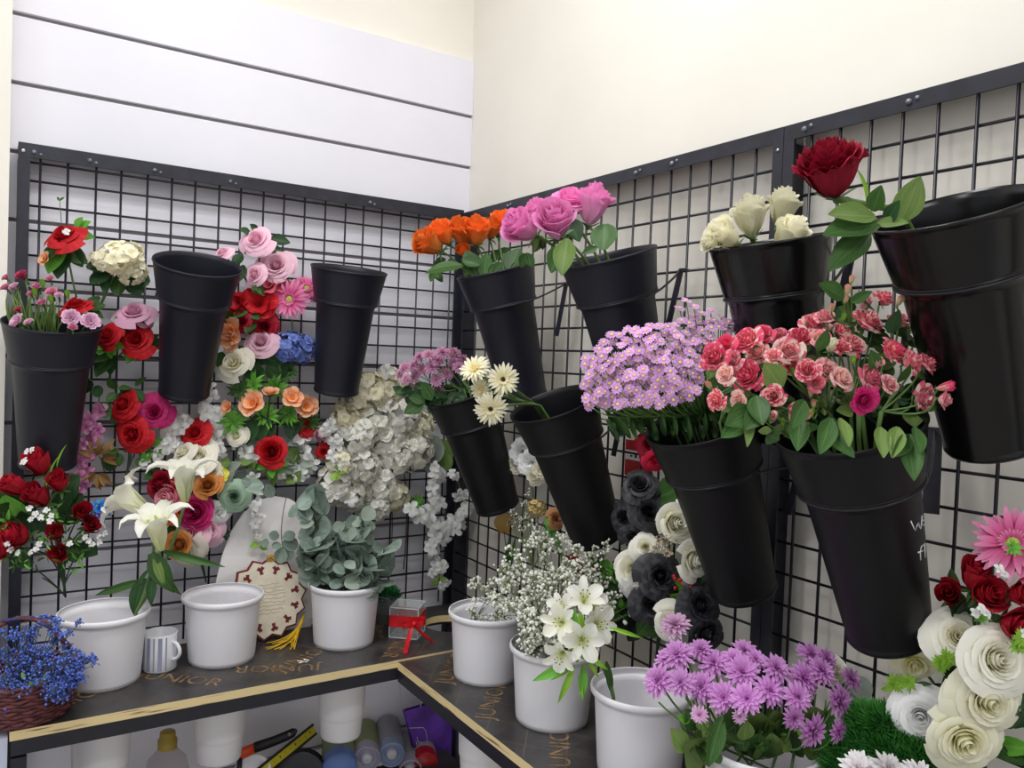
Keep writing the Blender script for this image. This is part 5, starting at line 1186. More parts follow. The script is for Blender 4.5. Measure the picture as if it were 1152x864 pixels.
for i, (x, y, rp, n) in enumerate(((15, 720, 20, 110), (22, 745, 22, 130), (8, 770, 24, 150), (40, 728, 18, 90), (65, 757, 24, 200), (45, 775, 24, 200), (68, 768, 18, 120), (20, 782, 22, 160), (76, 762, 15, 90), (60, 700, 14, 50), (80, 706, 12, 40), (96, 740, 12, 60), (108, 742, 9, 24), (52, 735, 16, 50))):
    p = atd(x, y, dB - (.045 if y > 750 else .01)); gyp(ms, mbb, p, m_of(rp * 1.1, p), int(n * 1.5), .0017, i, root)
g_ = empty('blue_gypsophila', root, "bright blue dyed baby's breath filling the wicker basket", 'flowers')
part('stems', ms, M_bb2, g_, kind='stuff'); part('blossoms', mbb, M_bb, g_, kind='stuff')
for k in range(5): 
    Ex(g_, ('D', dB - .05)).leaf(LG_olive, (28 + k * 8, 764 + (k % 2) * 12), (24 + k * 9, 756 + (k % 3) * 10), 'leaf')
# gift box with ribbon
def thin_glass(name, tint, refl, rough=.04):
    m, nt, b = newmat(name); N, L = nt.nodes, nt.links
    t = N.new('ShaderNodeBsdfTransparent'); t.inputs[0].default_value = lin(tint)
    b.inputs['Base Color'].default_value = lin((240, 242, 242)); b.inputs['Roughness'].default_value = rough
    lw = N.new('ShaderNodeLayerWeight'); lw.inputs[0].default_value = .35
    mr = N.new('ShaderNodeMapRange'); mr.inputs[3].default_value = refl; mr.inputs[4].default_value = .35; L.new(lw.outputs['Facing'], mr.inputs[0])
    ms = N.new('ShaderNodeMixShader'); L.new(mr.outputs[0], ms.inputs[0]); L.new(t.outputs[0], ms.inputs[1]); L.new(b.outputs[0], ms.inputs[2]); L.new(ms.outputs[0], N['Material Output'].inputs['Surface'])
    MATS[name] = m
    return m
M_acr = thin_glass('clear_acrylic', (250, 252, 252), .05)
M_rib = plain('red_ribbon', (196, 16, 26), .45, .4, var=.15, scale=40)
gx = onZ(455, 724, ZS); gs = .066
gb = empty('gift_box', (gx.x, gx.y, ZS), 'small clear acrylic box tied with a red ribbon bow near the corner', 'box')
RM = Matrix.Translation((gx.x + .004, gx.y + .03, ZS)) @ Matrix.Rotation(-.75, 4, 'Z')
RM = Matrix.Translation(onZ(458, 713, ZS)) @ Matrix.Rotation(-.72, 4, 'Z')
h = gs / 2
def wbox(mb, a, b):
    m2 = MB(); m2.box(a, b); o_ = len(mb.v); mb.v += [tuple(RM @ V3(p)) for p in m2.v]; mb.uv += m2.uv; mb.f += [tuple(i + o_ for i in f) for f in m2.f]; mb.mi += m2.mi
mb = MB(); t_ = .0022
for a, b_ in (((-h, -h, 0), (h, -h + t_, gs * 1.0)), ((-h, h - t_, 0), (h, h, gs)), ((-h, -h + t_, 0), (-h + t_, h - t_, gs)), ((h - t_, -h + t_, 0), (h, h - t_, gs)), ((-h + t_, -h + t_, 0), (h - t_, h - t_, t_)), ((-h, -h, gs + .0002), (h, h, gs + t_))): wbox(mb, a, b_)
part('clear_case', mb, M_acr, gb, smooth=False)
mb = MB(); e_ = .0009
for s1 in (-1, 1):
    for s2 in (-1, 1):
        for a, b_ in (((s1 * h - e_, s2 * h - e_, 0), (s1 * h + e_, s2 * h + e_, gs)), ((-h, s1 * h - e_, (gs + .002) * (s2 > 0)), (h, s1 * h + e_, (gs + .002) * (s2 > 0) + 2 * e_)), ((s1 * h - e_, -h, (gs + .002) * (s2 > 0)), (s1 * h + e_, h, (gs + .002) * (s2 > 0) + 2 * e_))): wbox(mb, a, b_)
part('edge', mb, plain('pale_edge', (206, 208, 210), .3), gb, smooth=False)
mb = MB(); hb = h + .0012
for a, b_ in (((-hb, -hb, gs * .38), (hb, -hb + .0008, gs * .78)), ((-hb, hb - .0008, gs * .38), (hb, hb, gs * .78)), ((-hb, -hb, gs * .38), (-hb + .0008, hb, gs * .78)), ((hb - .0008, -hb, gs * .38), (hb, hb, gs * .78))): wbox(mb, a, b_)
part('ribbon_band', mb, M_rib, gb, smooth=False)
kn = RM @ V3((hb + .006, -hb * .3, gs * .62))
kn = atd(466, 702, depth(RM @ V3((0, -h, 0))) - .03)
def band(mb, pts, w):
    rows = []
    for i, p in enumerate(pts):
        rows.append([(V3(p) + CV * (s * w) , (s, i)) for s in (-1, 0, 1)])
    mb.grid(rows)
for s in (-1, 1):
    mb = MB(); L = m_of(13, kn)
    band(mb, [kn + CU * (s * L * math.sin(a) * (1.0)) + CV * (L * .35 * math.sin(a * .5) * (1 if s > 0 else -.6)) + CW * (.010 * math.sin(2 * a)) for a in [PI * j / 12 for j in range(13)]], .006); part('bow_loop', mb, M_rib, gb)
    mb = MB(); e1 = onZ(456 if s < 0 else 487, 735 if s < 0 else 722, ZS + .002) 
    pts_ = bez(kn, kn + CU * (s * .012) - CV * .02, e1, 8); rows = [[(p - CU * .005, (0, 0)), (p + CW * .002, (.5, 0)), (p + CU * .005, (1, 0))] for p in pts_]; mb.grid(rows); part('ribbon_tail', mb, M_rib, gb)
mb = MB(); mb.ball(kn, .007, 10, 6); part('knot', mb, M_rib, gb)
# vase of green moss behind the gift box
mv = onZ(436, 700, ZS); mv = V3((mv.x, -.16, ZS))
mv = V3(at(434, 705, 1, -.15)); mv.z = ZS
gv = empty('moss_vase', mv, 'dark clear vase of green moss between eucalyptus bucket and gift box', 'vase')
M_dkg = thin_glass('smoked_glass', (150, 160, 154), .08)
mb = MB(); mb.lathe([(.001, .003), (.026, .003), (.028, .068), (.03, .068), (.0285, 0), (.001, 0)][::-1], 32, Matrix.Translation(mv)); part('glass', mb, M_dkg, gv)
def moss(mb, c, r, n, L, seed, flat=.7, w=.0012):
    rn = random.Random(seed); c = V3(c)
    for k in range(n):
        d = V3((rn.gauss(0, 1), rn.gauss(0, 1), abs(rn.gauss(0, 1)))).normalized(); p = c + V3((d.x * r, d.y * r, d.z * r * flat))
        e = p + (d + V3((rn.uniform(-.6, .6), rn.uniform(-.6, .6), rn.uniform(-.3, .5)))).normalized() * L * rn.uniform(.5, 1.2); s = d.cross(V3((rn.random(), rn.random(), rn.random()))).normalized() * w
        o_ = len(mb.v)
        for q, u in ((p - s, (0, 0)), (p + s, (1, 0)), ((p + e) / 2 + s, (1, .5)), (e, (.5, 1)), ((p + e) / 2 - s, (0, .5))): mb.v.append(tuple(q)); mb.uv.append(u)
        mb.f.append((o_, o_ + 1, o_ + 2, o_ + 3, o_ + 4)); mb.mi.append(0)
mb = MB(); moss(mb, mv + V3((0, 0, .062)), .025, 900, .014, 1); mb.ball(mv + V3((0, 0, .055)), .025, 12, 6); part('moss', mb, petal('moss_green', (20, 74, 40), (34, 104, 58), (60, 136, 80), None, 0, .1), gv, kind='stuff')
# scrap of white paper on the shelf
mb = MB(); q = onZ(342, 744, ZS + .0006)
for dx, dy, L, a in ((0, 0, .012, .3), (.004, .003, .010, 1.4), (-.004, .004, .009, -.6)): 
    d = V3((math.cos(a), math.sin(a), 0)) * L; n_ = V3((-d.y, d.x, 0)) * .25; mb.poly([q + V3((dx, dy, 0)) - d - n_, q + V3((dx, dy, 0)) + d - n_, q + V3((dx, dy, 0)) + d + n_, q + V3((dx, dy, 0)) - d + n_])
o = link('paper_scrap', mb.mesh('paper_scrap', [plain('paper', (226, 222, 212), .8)], False)); tag(o, 'tiny torn white paper scrap on the black shelf board', 'paper scrap')

# ================================================================ BABY'S BREATH, ALSTROEMERIA
M_gb = plain('gypsophila_white', (236, 237, 224), .6, var=.06, scale=200); M_gs = plain('gypsophila_stem', (120, 134, 84), .6)
def gypbunch(lb, clouds, W, seed, br_=.0027):
    root = intoW(W, 0, .22, 0); o = empty('babys_breath', root, lb, "baby's breath"); ms, mb = MB(), MB()
    dz = depth(WC[W])
    for i, (x, y, rp, n, dd) in enumerate(clouds):
        p = atd(x, y, dz - dd); rt = WC[W] + V3((rnd.uniform(-.04, .04), rnd.uniform(-.04, .04), -.02)); gyp(ms, mb, p, m_of(rp, p), int(n * .55), br_, seed + i, rt)
        ms.tube([rt, root], .0008, n=4)
    part('stems', ms, M_gs, o, kind='stuff'); part('blossoms', mb, M_gb, o, kind='stuff')
    return o
gypbunch("full cloud of baby's breath in its own white bucket behind the alstroemeria", [(590, 640, 30, 300, .0), (620, 625, 30, 300, -.03), (615, 665, 34, 380, .03), (600, 690, 34, 360, .04), (640, 650, 30, 260, .0), (655, 640, 26, 140, -.04), (580, 665, 26, 220, .0), (615, 705, 26, 260, .05), (635, 690, 26, 240, .03), (690, 665, 24, 110, -.02), (700, 690, 20, 70, -.02), (612, 600, 16, 30, -.06), (670, 625, 20, 60, -.05), (600, 720, 18, 130, .06), (632, 718, 20, 140, .05), (605, 708, 26, 300, .06), (625, 700, 26, 280, .05), (590, 695, 22, 200, .05), (640, 712, 22, 200, .04)], 'W5', 50)
gypbunch("thin sprays of baby's breath lying across the white bucket nearest the corner", [(540, 665, 18, 70, .0), (552, 690, 22, 130, .03), (575, 690, 22, 150, .03), (530, 690, 12, 40, .02), (560, 705, 16, 70, .04), (535, 660, 12, 30, -.03), (590, 700, 14, 70, .03), (552, 652, 12, 30, -.02), (575, 655, 16, 60, .0)], 'W4', 90)
P_al = petal('alstroemeria_white', (220, 228, 150), (252, 252, 246), (254, 254, 252), (232, 226, 170), .35, .3)
t = Th('alstroemeria', ('D', depth(WC['W6'])), 690, 790, 'white alstroemeria stem with lime leaves leaning out of the emptiest front bucket', 'alstroemeria')
t.o.location = intoW('W6', 2.6, .2, .03)
for x, y, s, d, dd in ((658, 671, 44, (0, .7, .7), .02), (672, 682, 36, (.6, .4, .8), .0), (629, 700, 42, (-.4, .3, 1), .04), (656, 722, 46, (0, .1, 1), .06), (676, 703, 42, (.5, .2, .9), .03), (630, 740, 40, (-.4, -.3, 1), .05), (630, 680, 32, (-.4, .7, .6), .0)):
    t.bloom('alstro', P_al, x, y, s * 1.12, d, dd, m2=PALEGREEN, m3=plain('anther', (120, 110, 60), .8)); t.stem(bez(t.base(.28), t.p(658, 728, .0), t.p(668, 744, .0), 5), .0013)
t.stem(bez(t.p(664, 738, .0), t.p(682, 745, .01), t.p(690, 784, .01), 7) + [t.o.location], .0034)
for a, c, w in (((640, 748), (600, 766), .9), ((642, 752), (622, 765), .6), ((646, 748), (628, 794), .6), ((656, 748), (657, 790), .9), ((664, 740), (683, 752), 1.0), ((686, 706), (724, 718), .45), ((650, 745), (640, 720), .8), ((655, 742), (664, 712), .7), ((660, 742), (674, 762), .7), ((645, 720), (652, 696), .8), ((652, 760), (655, 790), .6), ((644, 716), (648, 690), .9), ((660, 716), (652, 690), .7)): t.leaf(LG_lime if w != .9 else LG_bright, a, c, 'leaflance', .03, .05, (rnd.uniform(-.3, .3), .3, 1), w)
t.leaf(LG_mid, (682, 744), (690, 786), 'leaflance', .02, .02, w=.7)

# ================================================================ LILAC CHRYSANTHEMUMS
P_lil = petal('chrysanthemum_lilac', (190, 96, 182), (216, 138, 214), (228, 168, 230), (236, 196, 238), .5, .3)
P_pale = petal('chrysanthemum_pale', (216, 160, 200), (224, 176, 214), (230, 192, 224), None, 0, .2)
LM_ = [(741, 766, 40, 0), (766, 768, 34, 0), (789, 773, 38, 0), (814, 785, 38, 0), (835, 757, 42, 0), (840, 786, 38, 0), (866, 777, 38, 0), (873, 752, 36, 0), (837, 732, 30, 0), (762, 737, 38, 0), (788, 731, 30, 0), (803, 746, 36, 0), (826, 742, 30, 0), (912, 737, 36, 0), (904, 764, 42, 0), (897, 784, 36, 0), (924, 755, 34, 0), (930, 742, 28, 0), (944, 789, 44, 0), (957, 764, 30, 0), (893, 808, 28, 0), (914, 822, 42, 0), (943, 822, 30, 0), (787, 804, 22, 1), (832, 806, 18, 1), (760, 703, 36, 1), (748, 742, 26, 0), (850, 742, 26, 0)]
SEG = [(730, 776, 'lilac chrysanthemum stem at the outer end of the lilac bunch, nearest the alstroemeria'), (776, 815, 'lilac chrysanthemum stem second from the outer end of the lilac bunch'), (815, 856, 'lilac chrysanthemum stem in the middle of the lilac bunch'), (856, 890, 'lilac chrysanthemum stem in the dip of the lilac bunch below the middle post'), (890, 929, 'lilac chrysanthemum stem with a low big bloom, second from the moss'), (929, 970, 'lilac chrysanthemum stem nearest the green moss')]
for g, (x0, x1, lb) in enumerate(SEG):
    t = Th('lilac_chrysanthemum', ('D', depth(WC['W7'])), (x0 + x1) / 2, 850, lb, 'chrysanthemum', 'lilac chrysanthemums')
    t.o.location = intoW('W7', g, .24, .03); fork = intoW('W7', PI + (g - 2.5) * -.4, -.0, .05)
    fork = t.p(850 + ((x0 + x1) / 2 - 850) * .45, 838, .02)
    t.stem([fork, intoW('W7', g, .05, .04), t.o.location], .002)
    for x, y, s, c in LM_:
        if not (x0 <= x < x1): continue
        dd = .02 + (y - 760) * .0012 + rnd.uniform(-.01, .02)
        t.bloom('mum', P_pale if c else P_lil, x, y, s * 1.06, ((x - 850) / 160 + rnd.uniform(-.2, .2), .55 - (y - 770) / 80, .8), dd, label='paler faded bloom' if c and s > 30 else None); t.stem(bez(t.base(.1), t.p(x + (850 - x) * .15, y + 34, dd - .02), fork, 6), .0014)
    for k in range(9):
        x = rnd.uniform(x0, x1); x = x + (850 - x) * .25; y = rnd.uniform(800, 850)
        t.leaf(LG_mid if k % 2 else LG_olive, (x + (850 - x) * .1, y + 12), (x + rnd.uniform(-10, 10), y - rnd.uniform(4, 14)), 'leafserr', rnd.uniform(0, .06), rnd.uniform(0, .07), (rnd.uniform(-.5, .5), .3, 1))
        t.stem(bez(t.p(x, y - 30, .02), t.p(x, y, .02), fork, 4), .0011)
    if g == 1: t.leaf(LG_mid, (812, 806), (798, 864), 'leafserr', .06, .08, w=.55); t.leaf(LG_mid, (814, 808), (838, 838), 'leafserr', .04, .05)
    if g == 0: t.leaf(LG_bright, (776, 812), (764, 806), 'leaf', .04, .05); t.stem(bez(t.p(741, 790, .02), t.p(755, 806, .02), fork, 5), .0013)
single_r = lambda *a, **k: None
# ================================================================ RIGHT GRID: artificial bouquets
P_blk = petal('silk_black', (14, 14, 16), (36, 36, 40), (54, 54, 58), (100, 100, 104), .4, .05, .4)
P_cw = petal('silk_cream_white', (232, 230, 140), (254, 251, 224), (255, 253, 242), None, 0, .2)
P_cw2 = petal('silk_lemon_white', (232, 230, 110), (254, 250, 200), (255, 252, 230), None, 0, .2)
M_berry = plain('berry_red', (170, 26, 34), .35)
t = Th('black_white_bouquet', ('R', .06), 738, 742, 'bouquet of black and ivory silk roses with red berries on the cream wall grid', 'bouquet')
for k, m, x, y, s, d in (('silk', P_blk, 719, 545, 42, (-.1, .6, .8)), ('roseopen', P_blk, 730, 575, 46, (0, .2, 1)), ('silk', P_blk, 701, 582, 38, (-.6, .1, .8)), ('silk', P_blk, 712, 605, 32, (-.3, -.2, 1)), ('roseopen', P_blk, 744, 648, 50, (.1, .2, 1)), ('silk', P_blk, 734, 680, 52, (-.2, 0, 1)), ('roseopen', P_blk, 789, 681, 50, (.3, .3, 1)), ('rose', P_blk, 795, 712, 38, (.3, .0, 1)),
                         ('rose', P_cw, 761, 588, 44, (.2, .2, 1)), ('rose', P_cw, 782, 630, 40, (.5, .1, 1)), ('roseopen', P_cw, 726, 615, 32, (-.2, .2, 1)), ('rose', P_cw, 713, 641, 42, (-.3, .2, 1)), ('silk', P_wh, 716, 664, 36, (-.2, -.4, 1)), ('silk', P_cw, 755, 698, 44, (-.2, .1, 1))):
    t.bloom(k, m, x, y, s * 1.08, d, .02 + rnd.uniform(0, .015), label={P_blk: 'black rose bloom', P_cw: 'ivory rose bloom', P_wh: 'white rose bloom'}[m]); t.stem(bez(t.base(.3), t.p(750, 650, -.02), t.o.location, 5), .0016, STEM_d)
for a, c, k in (((740, 560), (762, 548), LG_mid), ((726, 625), (716, 612), LG_mid), ((742, 690), (716, 716), LG_mid), ((720, 690), (692, 706), LG_black), ((718, 680), (702, 660), LG_black), ((722, 700), (706, 722), LG_black), ((748, 690), (762, 672), LG_bright), ((760, 668), (774, 656), LG_bright), ((770, 640), (784, 660), LG_dark), ((770, 650), (792, 648), LG_dark), ((735, 600), (718, 595), LG_dark), ((772, 560), (776, 576), LG_mid), ((742, 715), (726, 708), LG_mid)): t.leaf(k, a, c, 'leafserr', .0, .02, w=1.1)
for k in range(14):
    x, y = (768 + rnd.uniform(-10, 10), 655 + rnd.uniform(-7, 7)); p = t.p(x, y, .035); mb = MB(); mb.ball(p, .0035, 8, 6); part('berry', mb, M_berry, t.o, label='small red berry' if k == 0 else None)
ms, mb = MB(), MB(); gyp(ms, mb, t.p(750, 614, .05), m_of(16, t.p(750, 614)), 90, .0018, 7, t.p(744, 640, .0)); part('dried_filler', mb, plain('dried_tan', (186, 164, 144), .8), t.o, kind='stuff'); part('filler_stems', ms, M_gs, t.o, kind='stuff')
t = Th('red_rose', ('R', .04), 738, 560, 'red silk rose peeping out behind the full lilac aster bucket', 'artificial flower')
t.bloom('silk', P_crim, 731, 500, 36, (-.3, .3, 1), .02, sq=1.2); t.bloom('silk', petal('silk_hot_red', (180, 20, 50), (206, 30, 62), (212, 44, 76)), 738, 518, 32, (.1, -.3, 1), .02); t.stem([t.p(730, 515, .0), t.o.location], .0016, STEM_d)
# red and white sticker on the wall
st = empty('wall_sticker', at(718, 522, 0, WY - .001), 'red and white printed sticker on the wall behind the red rose', 'sticker')
mb = MB(); a_, b_ = at(704, 494, 0, WY - .0012), at(732, 540, 0, WY - .0012)
mb.box((WY - .0012, a_.y, a_.z), (WY - .0002, b_.y, b_.z)); part('red_sheet', mb, plain('sticker_red', (176, 30, 36), .5), st, smooth=False)
mb = MB(); a_, b_ = at(704, 505.5, 0, WY - .0016), at(728, 520.5, 0, WY - .0016); mb.box((WY - .002, a_.y, a_.z), (WY - .0012, b_.y, b_.z)); part('white_band', mb, plain('sticker_white', (226, 224, 224), .5), st, smooth=False)
mb = MB()
for x0, y0, x1, y1 in ((709, 511.5, 711.5, 514), (714, 511, 716.5, 515.5), (719, 512, 722, 516), (724, 512.5, 726.5, 516.5)):
    a_, b_ = at(x0, y0, 0, WY - .002), at(x1, y1, 0, WY - .002); mb.box((WY - .0023, a_.y, a_.z), (WY - .002, b_.y, b_.z))
part('dark_print', mb, plain('print_dark', (30, 28, 34), .6), st, smooth=False)
# white silk carnation behind the gerbera bucket
t = Th('white_carnation', ('R', .03), 600, 560, 'white silk blossoms hanging behind the gerbera bucket', 'artificial flower')
for x, y, s in ((588, 508, 32), (598, 520, 34), (604, 535, 26), (582, 522, 24), (610, 528, 24)): t.bloom('carnation', P_ivory if s < 30 else P_wh, x, y, s, (rnd.uniform(-.4, .4), .1, 1), .01)
t.stem([t.p(598, 520, 0), t.o.location], .0014, STEM)
# dried flowers and ribbons of green behind the baby's breath
M_dh = petal('dried_yellow', (176, 150, 90), (196, 172, 112), (206, 186, 134), None, 0, .1)
t = Th('dried_flower', ('R', .03), 606, 650, "dried yellow flower head rising behind the baby's breath", 'dried flower')
t.bloom('hydrangea', M_dh, 604, 572, 22, (0, .4, 1), .01); t.stem(bez(t.p(604, 576, .0), t.p(604, 610, .0), t.o.location, 5), .0011, STEM_b)
t = Th('dried_flower', ('R', .025), 630, 640, 'curled orange brown dried bloom beside the gerbera bucket', 'dried flower')
t.bloom('silk', petal('dried_rust', (150, 90, 50), (176, 116, 70), (190, 140, 96)), 626, 583, 26, (.3, .2, 1), .01); t.stem(bez(t.p(626, 590, .0), t.p(628, 615, .0), t.o.location, 5), .0011, STEM_b)
t = Th('dried_flower', ('R', .012), 575, 660, 'flat mustard yellow dried petal caught behind the wires near the corner', 'dried flower')
t.leaf(petal('dried_mustard', (186, 146, 74), (206, 168, 98), (214, 180, 120)), (566, 600), (570, 578), 'leafround', .0, .0, w=1.2); t.stem([t.p(567, 598, .0), t.o.location], .001, STEM_b)
t = Th('green_ribbon_leaves', ('R', .035), 632, 660, "bright green blade leaves slanting from the gerbera bucket to the baby's breath", 'artificial foliage')
for a, c, w in (((630, 618), (612, 576), .8), ((632, 622), (616, 584), .7), ((628, 610), (610, 588), .7), ((634, 628), (624, 604), .7)): t.leaf(LG_bright if w > .75 else LG_mid, a, c, 'leaflance', .0, .01, w=w)
t.stem([t.p(631, 618, .0), t.o.location], .0013)
t = Th('green_ribbon_leaves', ('R', .02), 570, 670, 'upright dark green blade leaves behind the bucket nearest the corner', 'artificial foliage')
for a, c, w in (((572, 642), (573, 604), .5), ((573, 640), (579, 608), .5), ((571, 642), (570, 612), .5)): t.leaf(LG_mid, a, c, 'leaflance', .0, .01, w=w)
t.stem([t.p(572, 640, .0), t.o.location], .0013)
ms, mb = MB(), MB(); o = empty('babys_breath', onR(600, 650, .03), "wispy dried baby's breath hanging on the wires under the corner bucket", "baby's breath")
for i, (x, y, r, n) in enumerate(((585, 580, 14, 50), (600, 592, 14, 40), (575, 588, 10, 26), (612, 600, 12, 20), (592, 562, 9, 16))): gyp(ms, mb, onR(x, y, .035), m_of(r, onR(x, y)), n, .0019, 200 + i, onR(600, 640, .03))
part('stems', ms, M_gs, o, kind='stuff'); part('blossoms', mb, M_gb, o, kind='stuff')
# red filler and green bush with white dots
t = Th('red_filler', ('R', .045), 655, 690, "red filler sprig between baby's breath and the ivory roses", 'artificial flower')
for x, y, s in ((645, 630, 14), (650, 640, 18), (657, 646, 14), (640, 645, 12), (664, 640, 12), (648, 652, 12), (636, 652, 10)): t.bloom('cup', P_crim, x, y, s, (rnd.uniform(-.5, .5), .3, 1), .01)
t.stem([t.p(652, 645, .0), t.o.location], .0013, STEM_d)
t = Th('green_bush', ('R', .045), 690, 730, 'green filler bush dotted with white buds beside the black and ivory roses', 'artificial foliage')
for k in range(46):
    x, y = rnd.uniform(664, 712), rnd.uniform(628, 706); t.leaves([LG_mid, LG_bright, LG_dark][k % 3], x, y, 3, 10, 1, rnd.uniform(-.01, .03), 'leafserr')
for k in range(26):
    x, y = rnd.uniform(662, 708), rnd.uniform(650, 712); p = t.p(x, y, .04); mb = MB(); mb.ball(p, .0036, 7, 5); part('white_bud', mb, M_gb, t.o)
for k in range(5): t.stem(bez(t.p(668 + k * 9, 640, .0), t.p(684, 690, .0), t.o.location, 5), .0012)
# big bouquet low on the cream wall, in front
t = Th('ivory_rose_bouquet', ('R', .09), 1110, 900, 'big bouquet of ivory roses and red tulips with a pink gerbera, beside the handwritten bucket', 'bouquet')
t.bloom('gerbera', P_gpink, 1140, 612, 92, (-.5, .55, .75), .02, disc=(.08, .02, LIMEDISC), label='pink gerbera bloom')
for x, y, s, d in ((1068, 670, 42, (-.5, .4, .8)), (1096, 648, 44, (-.2, .8, .6)), (1110, 668, 40, (0, .4, 1)), (1150, 668, 36, (.2, .3, 1)), (1144, 704, 42, (.2, .1, 1))): t.bloom('rosebud' if y < 672 and x < 1100 else 'rosecut', P_tul, x, y, s * 1.05, d, .03, label='dark red tulip-shaped bloom'); t.stem(bez(t.base(.4), t.p(1100, 760, -.02), t.o.location, 6), .002, STEM_d)
for k, m, x, y, s, d, dd in (('roseopen', P_cw, 1078, 716, 70, (-.4, .5, .9), .02), ('roseopen', P_cw, 1122, 742, 84, (.0, .3, 1), .05), ('roseopen', P_cw2, 1112, 788, 86, (-.1, .0, 1), .05), ('roseopen', P_wh, 1036, 806, 74, (-.5, .1, .9), .04), ('roseopen', P_cw2, 1086, 834, 84, (-.2, -.1, 1), .06), ('silk', P_cw2, 1030, 748, 56, (-.3, -.3, .9), .0)):
    t.bloom(k, m, x, y, s * .98, d, dd, label='ivory rose bloom'); t.stem(bez(t.base(.3), t.p(1100, 830, -.03), t.o.location, 6), .002, STEM_d)
for a, c, k, w in (((1060, 780), (1096, 778), LG_dark, 1.2), ((1066, 760), (1096, 745), LG_dark, 1.2), ((1060, 770), (1046, 786), LG_dark, 1.0), ((1055, 775), (1082, 806), LG_dark, 1.2), ((1110, 830), (1150, 856), LG_mid, 1.0), ((1120, 838), (1160, 842), LG_bright, .6), ((1084, 690), (1096, 672), LG_dark, 1.2), ((1100, 690), (1086, 676), LG_dark, 1.2), ((1080, 700), (1078, 664), LG_dark, .8), ((1070, 640), (1074, 690), LG_mid, .5), ((1120, 690), (1130, 710), LG_dark, 1.2), ((1130, 720), (1118, 700), LG_dark, 1.1), ((1076, 760), (1060, 742), LG_dark, 1.1), ((1138, 640), (1158, 632), LG_dark, 1.1), ((1134, 622), (1144, 640), LG_bright, .9), ((1126, 612), (1140, 626), LG_lime, .9), ((1140, 820), (1160, 800), LG_dark, 1.1), ((1150, 780), (1165, 810), LG_dark, 1.2)): t.leaf(k, a, c, 'leafserr', .0, .02, w=w)
for x, y in ((1060, 748), (1066, 740), (1006, 770), (1022, 768), (1104, 692), (1146, 726), (1150, 718), (1140, 616)): t.bloom('tuft', LG_lime if x < 1100 or x > 1140 else LG_bright, x, y, 26, (rnd.uniform(-.5, .3), .4, 1), .05, name='leaf_tuft')
for x, y in ((990, 774), (1002, 770), (1014, 766), (1030, 768)): t.leaf(LG_lime if x < 1000 else LG_mid, (x + 18, y + 2), (x - 4, y), 'leaflance', .03, .03, w=.8)
for x, y in ((1104, 684), (1110, 690), (1098, 690), (1152, 712), (1124, 640), (1130, 646)): t.bloom('floret', P_wh, x, y, 14, (rnd.uniform(-.4, .4), .4, 1), .06, name='filler_floret')
t = Th('ivory_rosebud', ('R', .05), 948, 800, 'pale ivory silk rosebud behind the lilac chrysanthemums near the moss', 'artificial flower')
t.bloom('rose', P_cw, 938, 754, 32, (.1, .3, 1), .0); t.leaf(LG_grey, (958, 760), (978, 786), 'leafround', .0, .0); t.leaf(LG_grey, (956, 765), (962, 796), 'leafround', .0, .0); t.stem([t.base(.3), t.o.location], .0014)
# green moss ball
mp2 = onR(985, 850, .14); o = empty('moss_ball', mp2 - V3((0, 0, .08)), 'bright green artificial moss clump between lilac chrysanthemums and ivory roses', 'moss')
mb = MB(); 
for x, y, r in ((985, 838, 34), (960, 845, 30), (1010, 846, 34), (1035, 860, 30), (975, 815, 22), (995, 818, 24), (955, 866, 30), (1000, 870, 36)):
    p = onR(x, y, .13); moss(mb, p, m_of(r, p) * .8, 1300, .016, x, .9, .0009); mb.ball(p, m_of(r, p) * .74, 12, 8)
mb_shelf = None
part('moss', mb, petal('moss_bright', (20, 70, 24), (42, 112, 42), (88, 154, 66), None, 0, .12), o, kind='stuff')
# white chrysanthemums at the very bottom
P_wm = petal('chrysanthemum_white', (226, 200, 206), (242, 236, 238), (246, 244, 244), None, 0, .2)
for i, (x, y, s, lb) in enumerate(((966, 866, 48, 'white chrysanthemum at the bottom below the moss, beside the lilac bunch'), (1000, 868, 50, 'white chrysanthemum at the bottom below the moss, middle of three'), (1034, 874, 46, 'white chrysanthemum at the bottom below the moss, nearest the ivory roses'))):
    t = Th('white_chrysanthemum', ('R', .22), x, y, lb, 'chrysanthemum', None, .0)
    t.o.location = t.p(x, y + 50, .0); t.o.location.z = ZS - .002; t.bloom('mum', P_wm, x, y, s, (rnd.uniform(-.3, .3), .8, .6), .02, sq=1.2); t.stem([t.base(.1), t.o.location], .002)

# ================================================================ UNDER THE SHELF
M_clear = thin_glass('clear_plastic', (236, 230, 232), .12, .1)
M_ycap = plain('yellow_cap', (176, 150, 60), .45)
bt = V3(at(188, 850, 1, -.13)); bt.z = ZL
o = empty('clear_bottle', bt, 'clear plastic bottle with a dull yellow cap under the shelf', 'bottle')
ztop = at(190, 822, 1, -.13).z - ZL
mb = MB(); mb.lathe([(.001, .002), (.042, .002), (.044, .01), (.044, ztop - .085), (.038, ztop - .06), (.02, ztop - .04), (.014, ztop - .034), (.014, ztop - .022)], 32, Matrix.Translation(bt)); part('body', mb, M_clear, o)
mb = MB(); mb.lathe([(.019, ztop - .036), (.0195, ztop - .018), (.016, ztop - .016), (.0155, ztop - .002), (.013, ztop), (.001, ztop)], 24, Matrix.Translation(bt)); part('cap', mb, M_ycap, o)
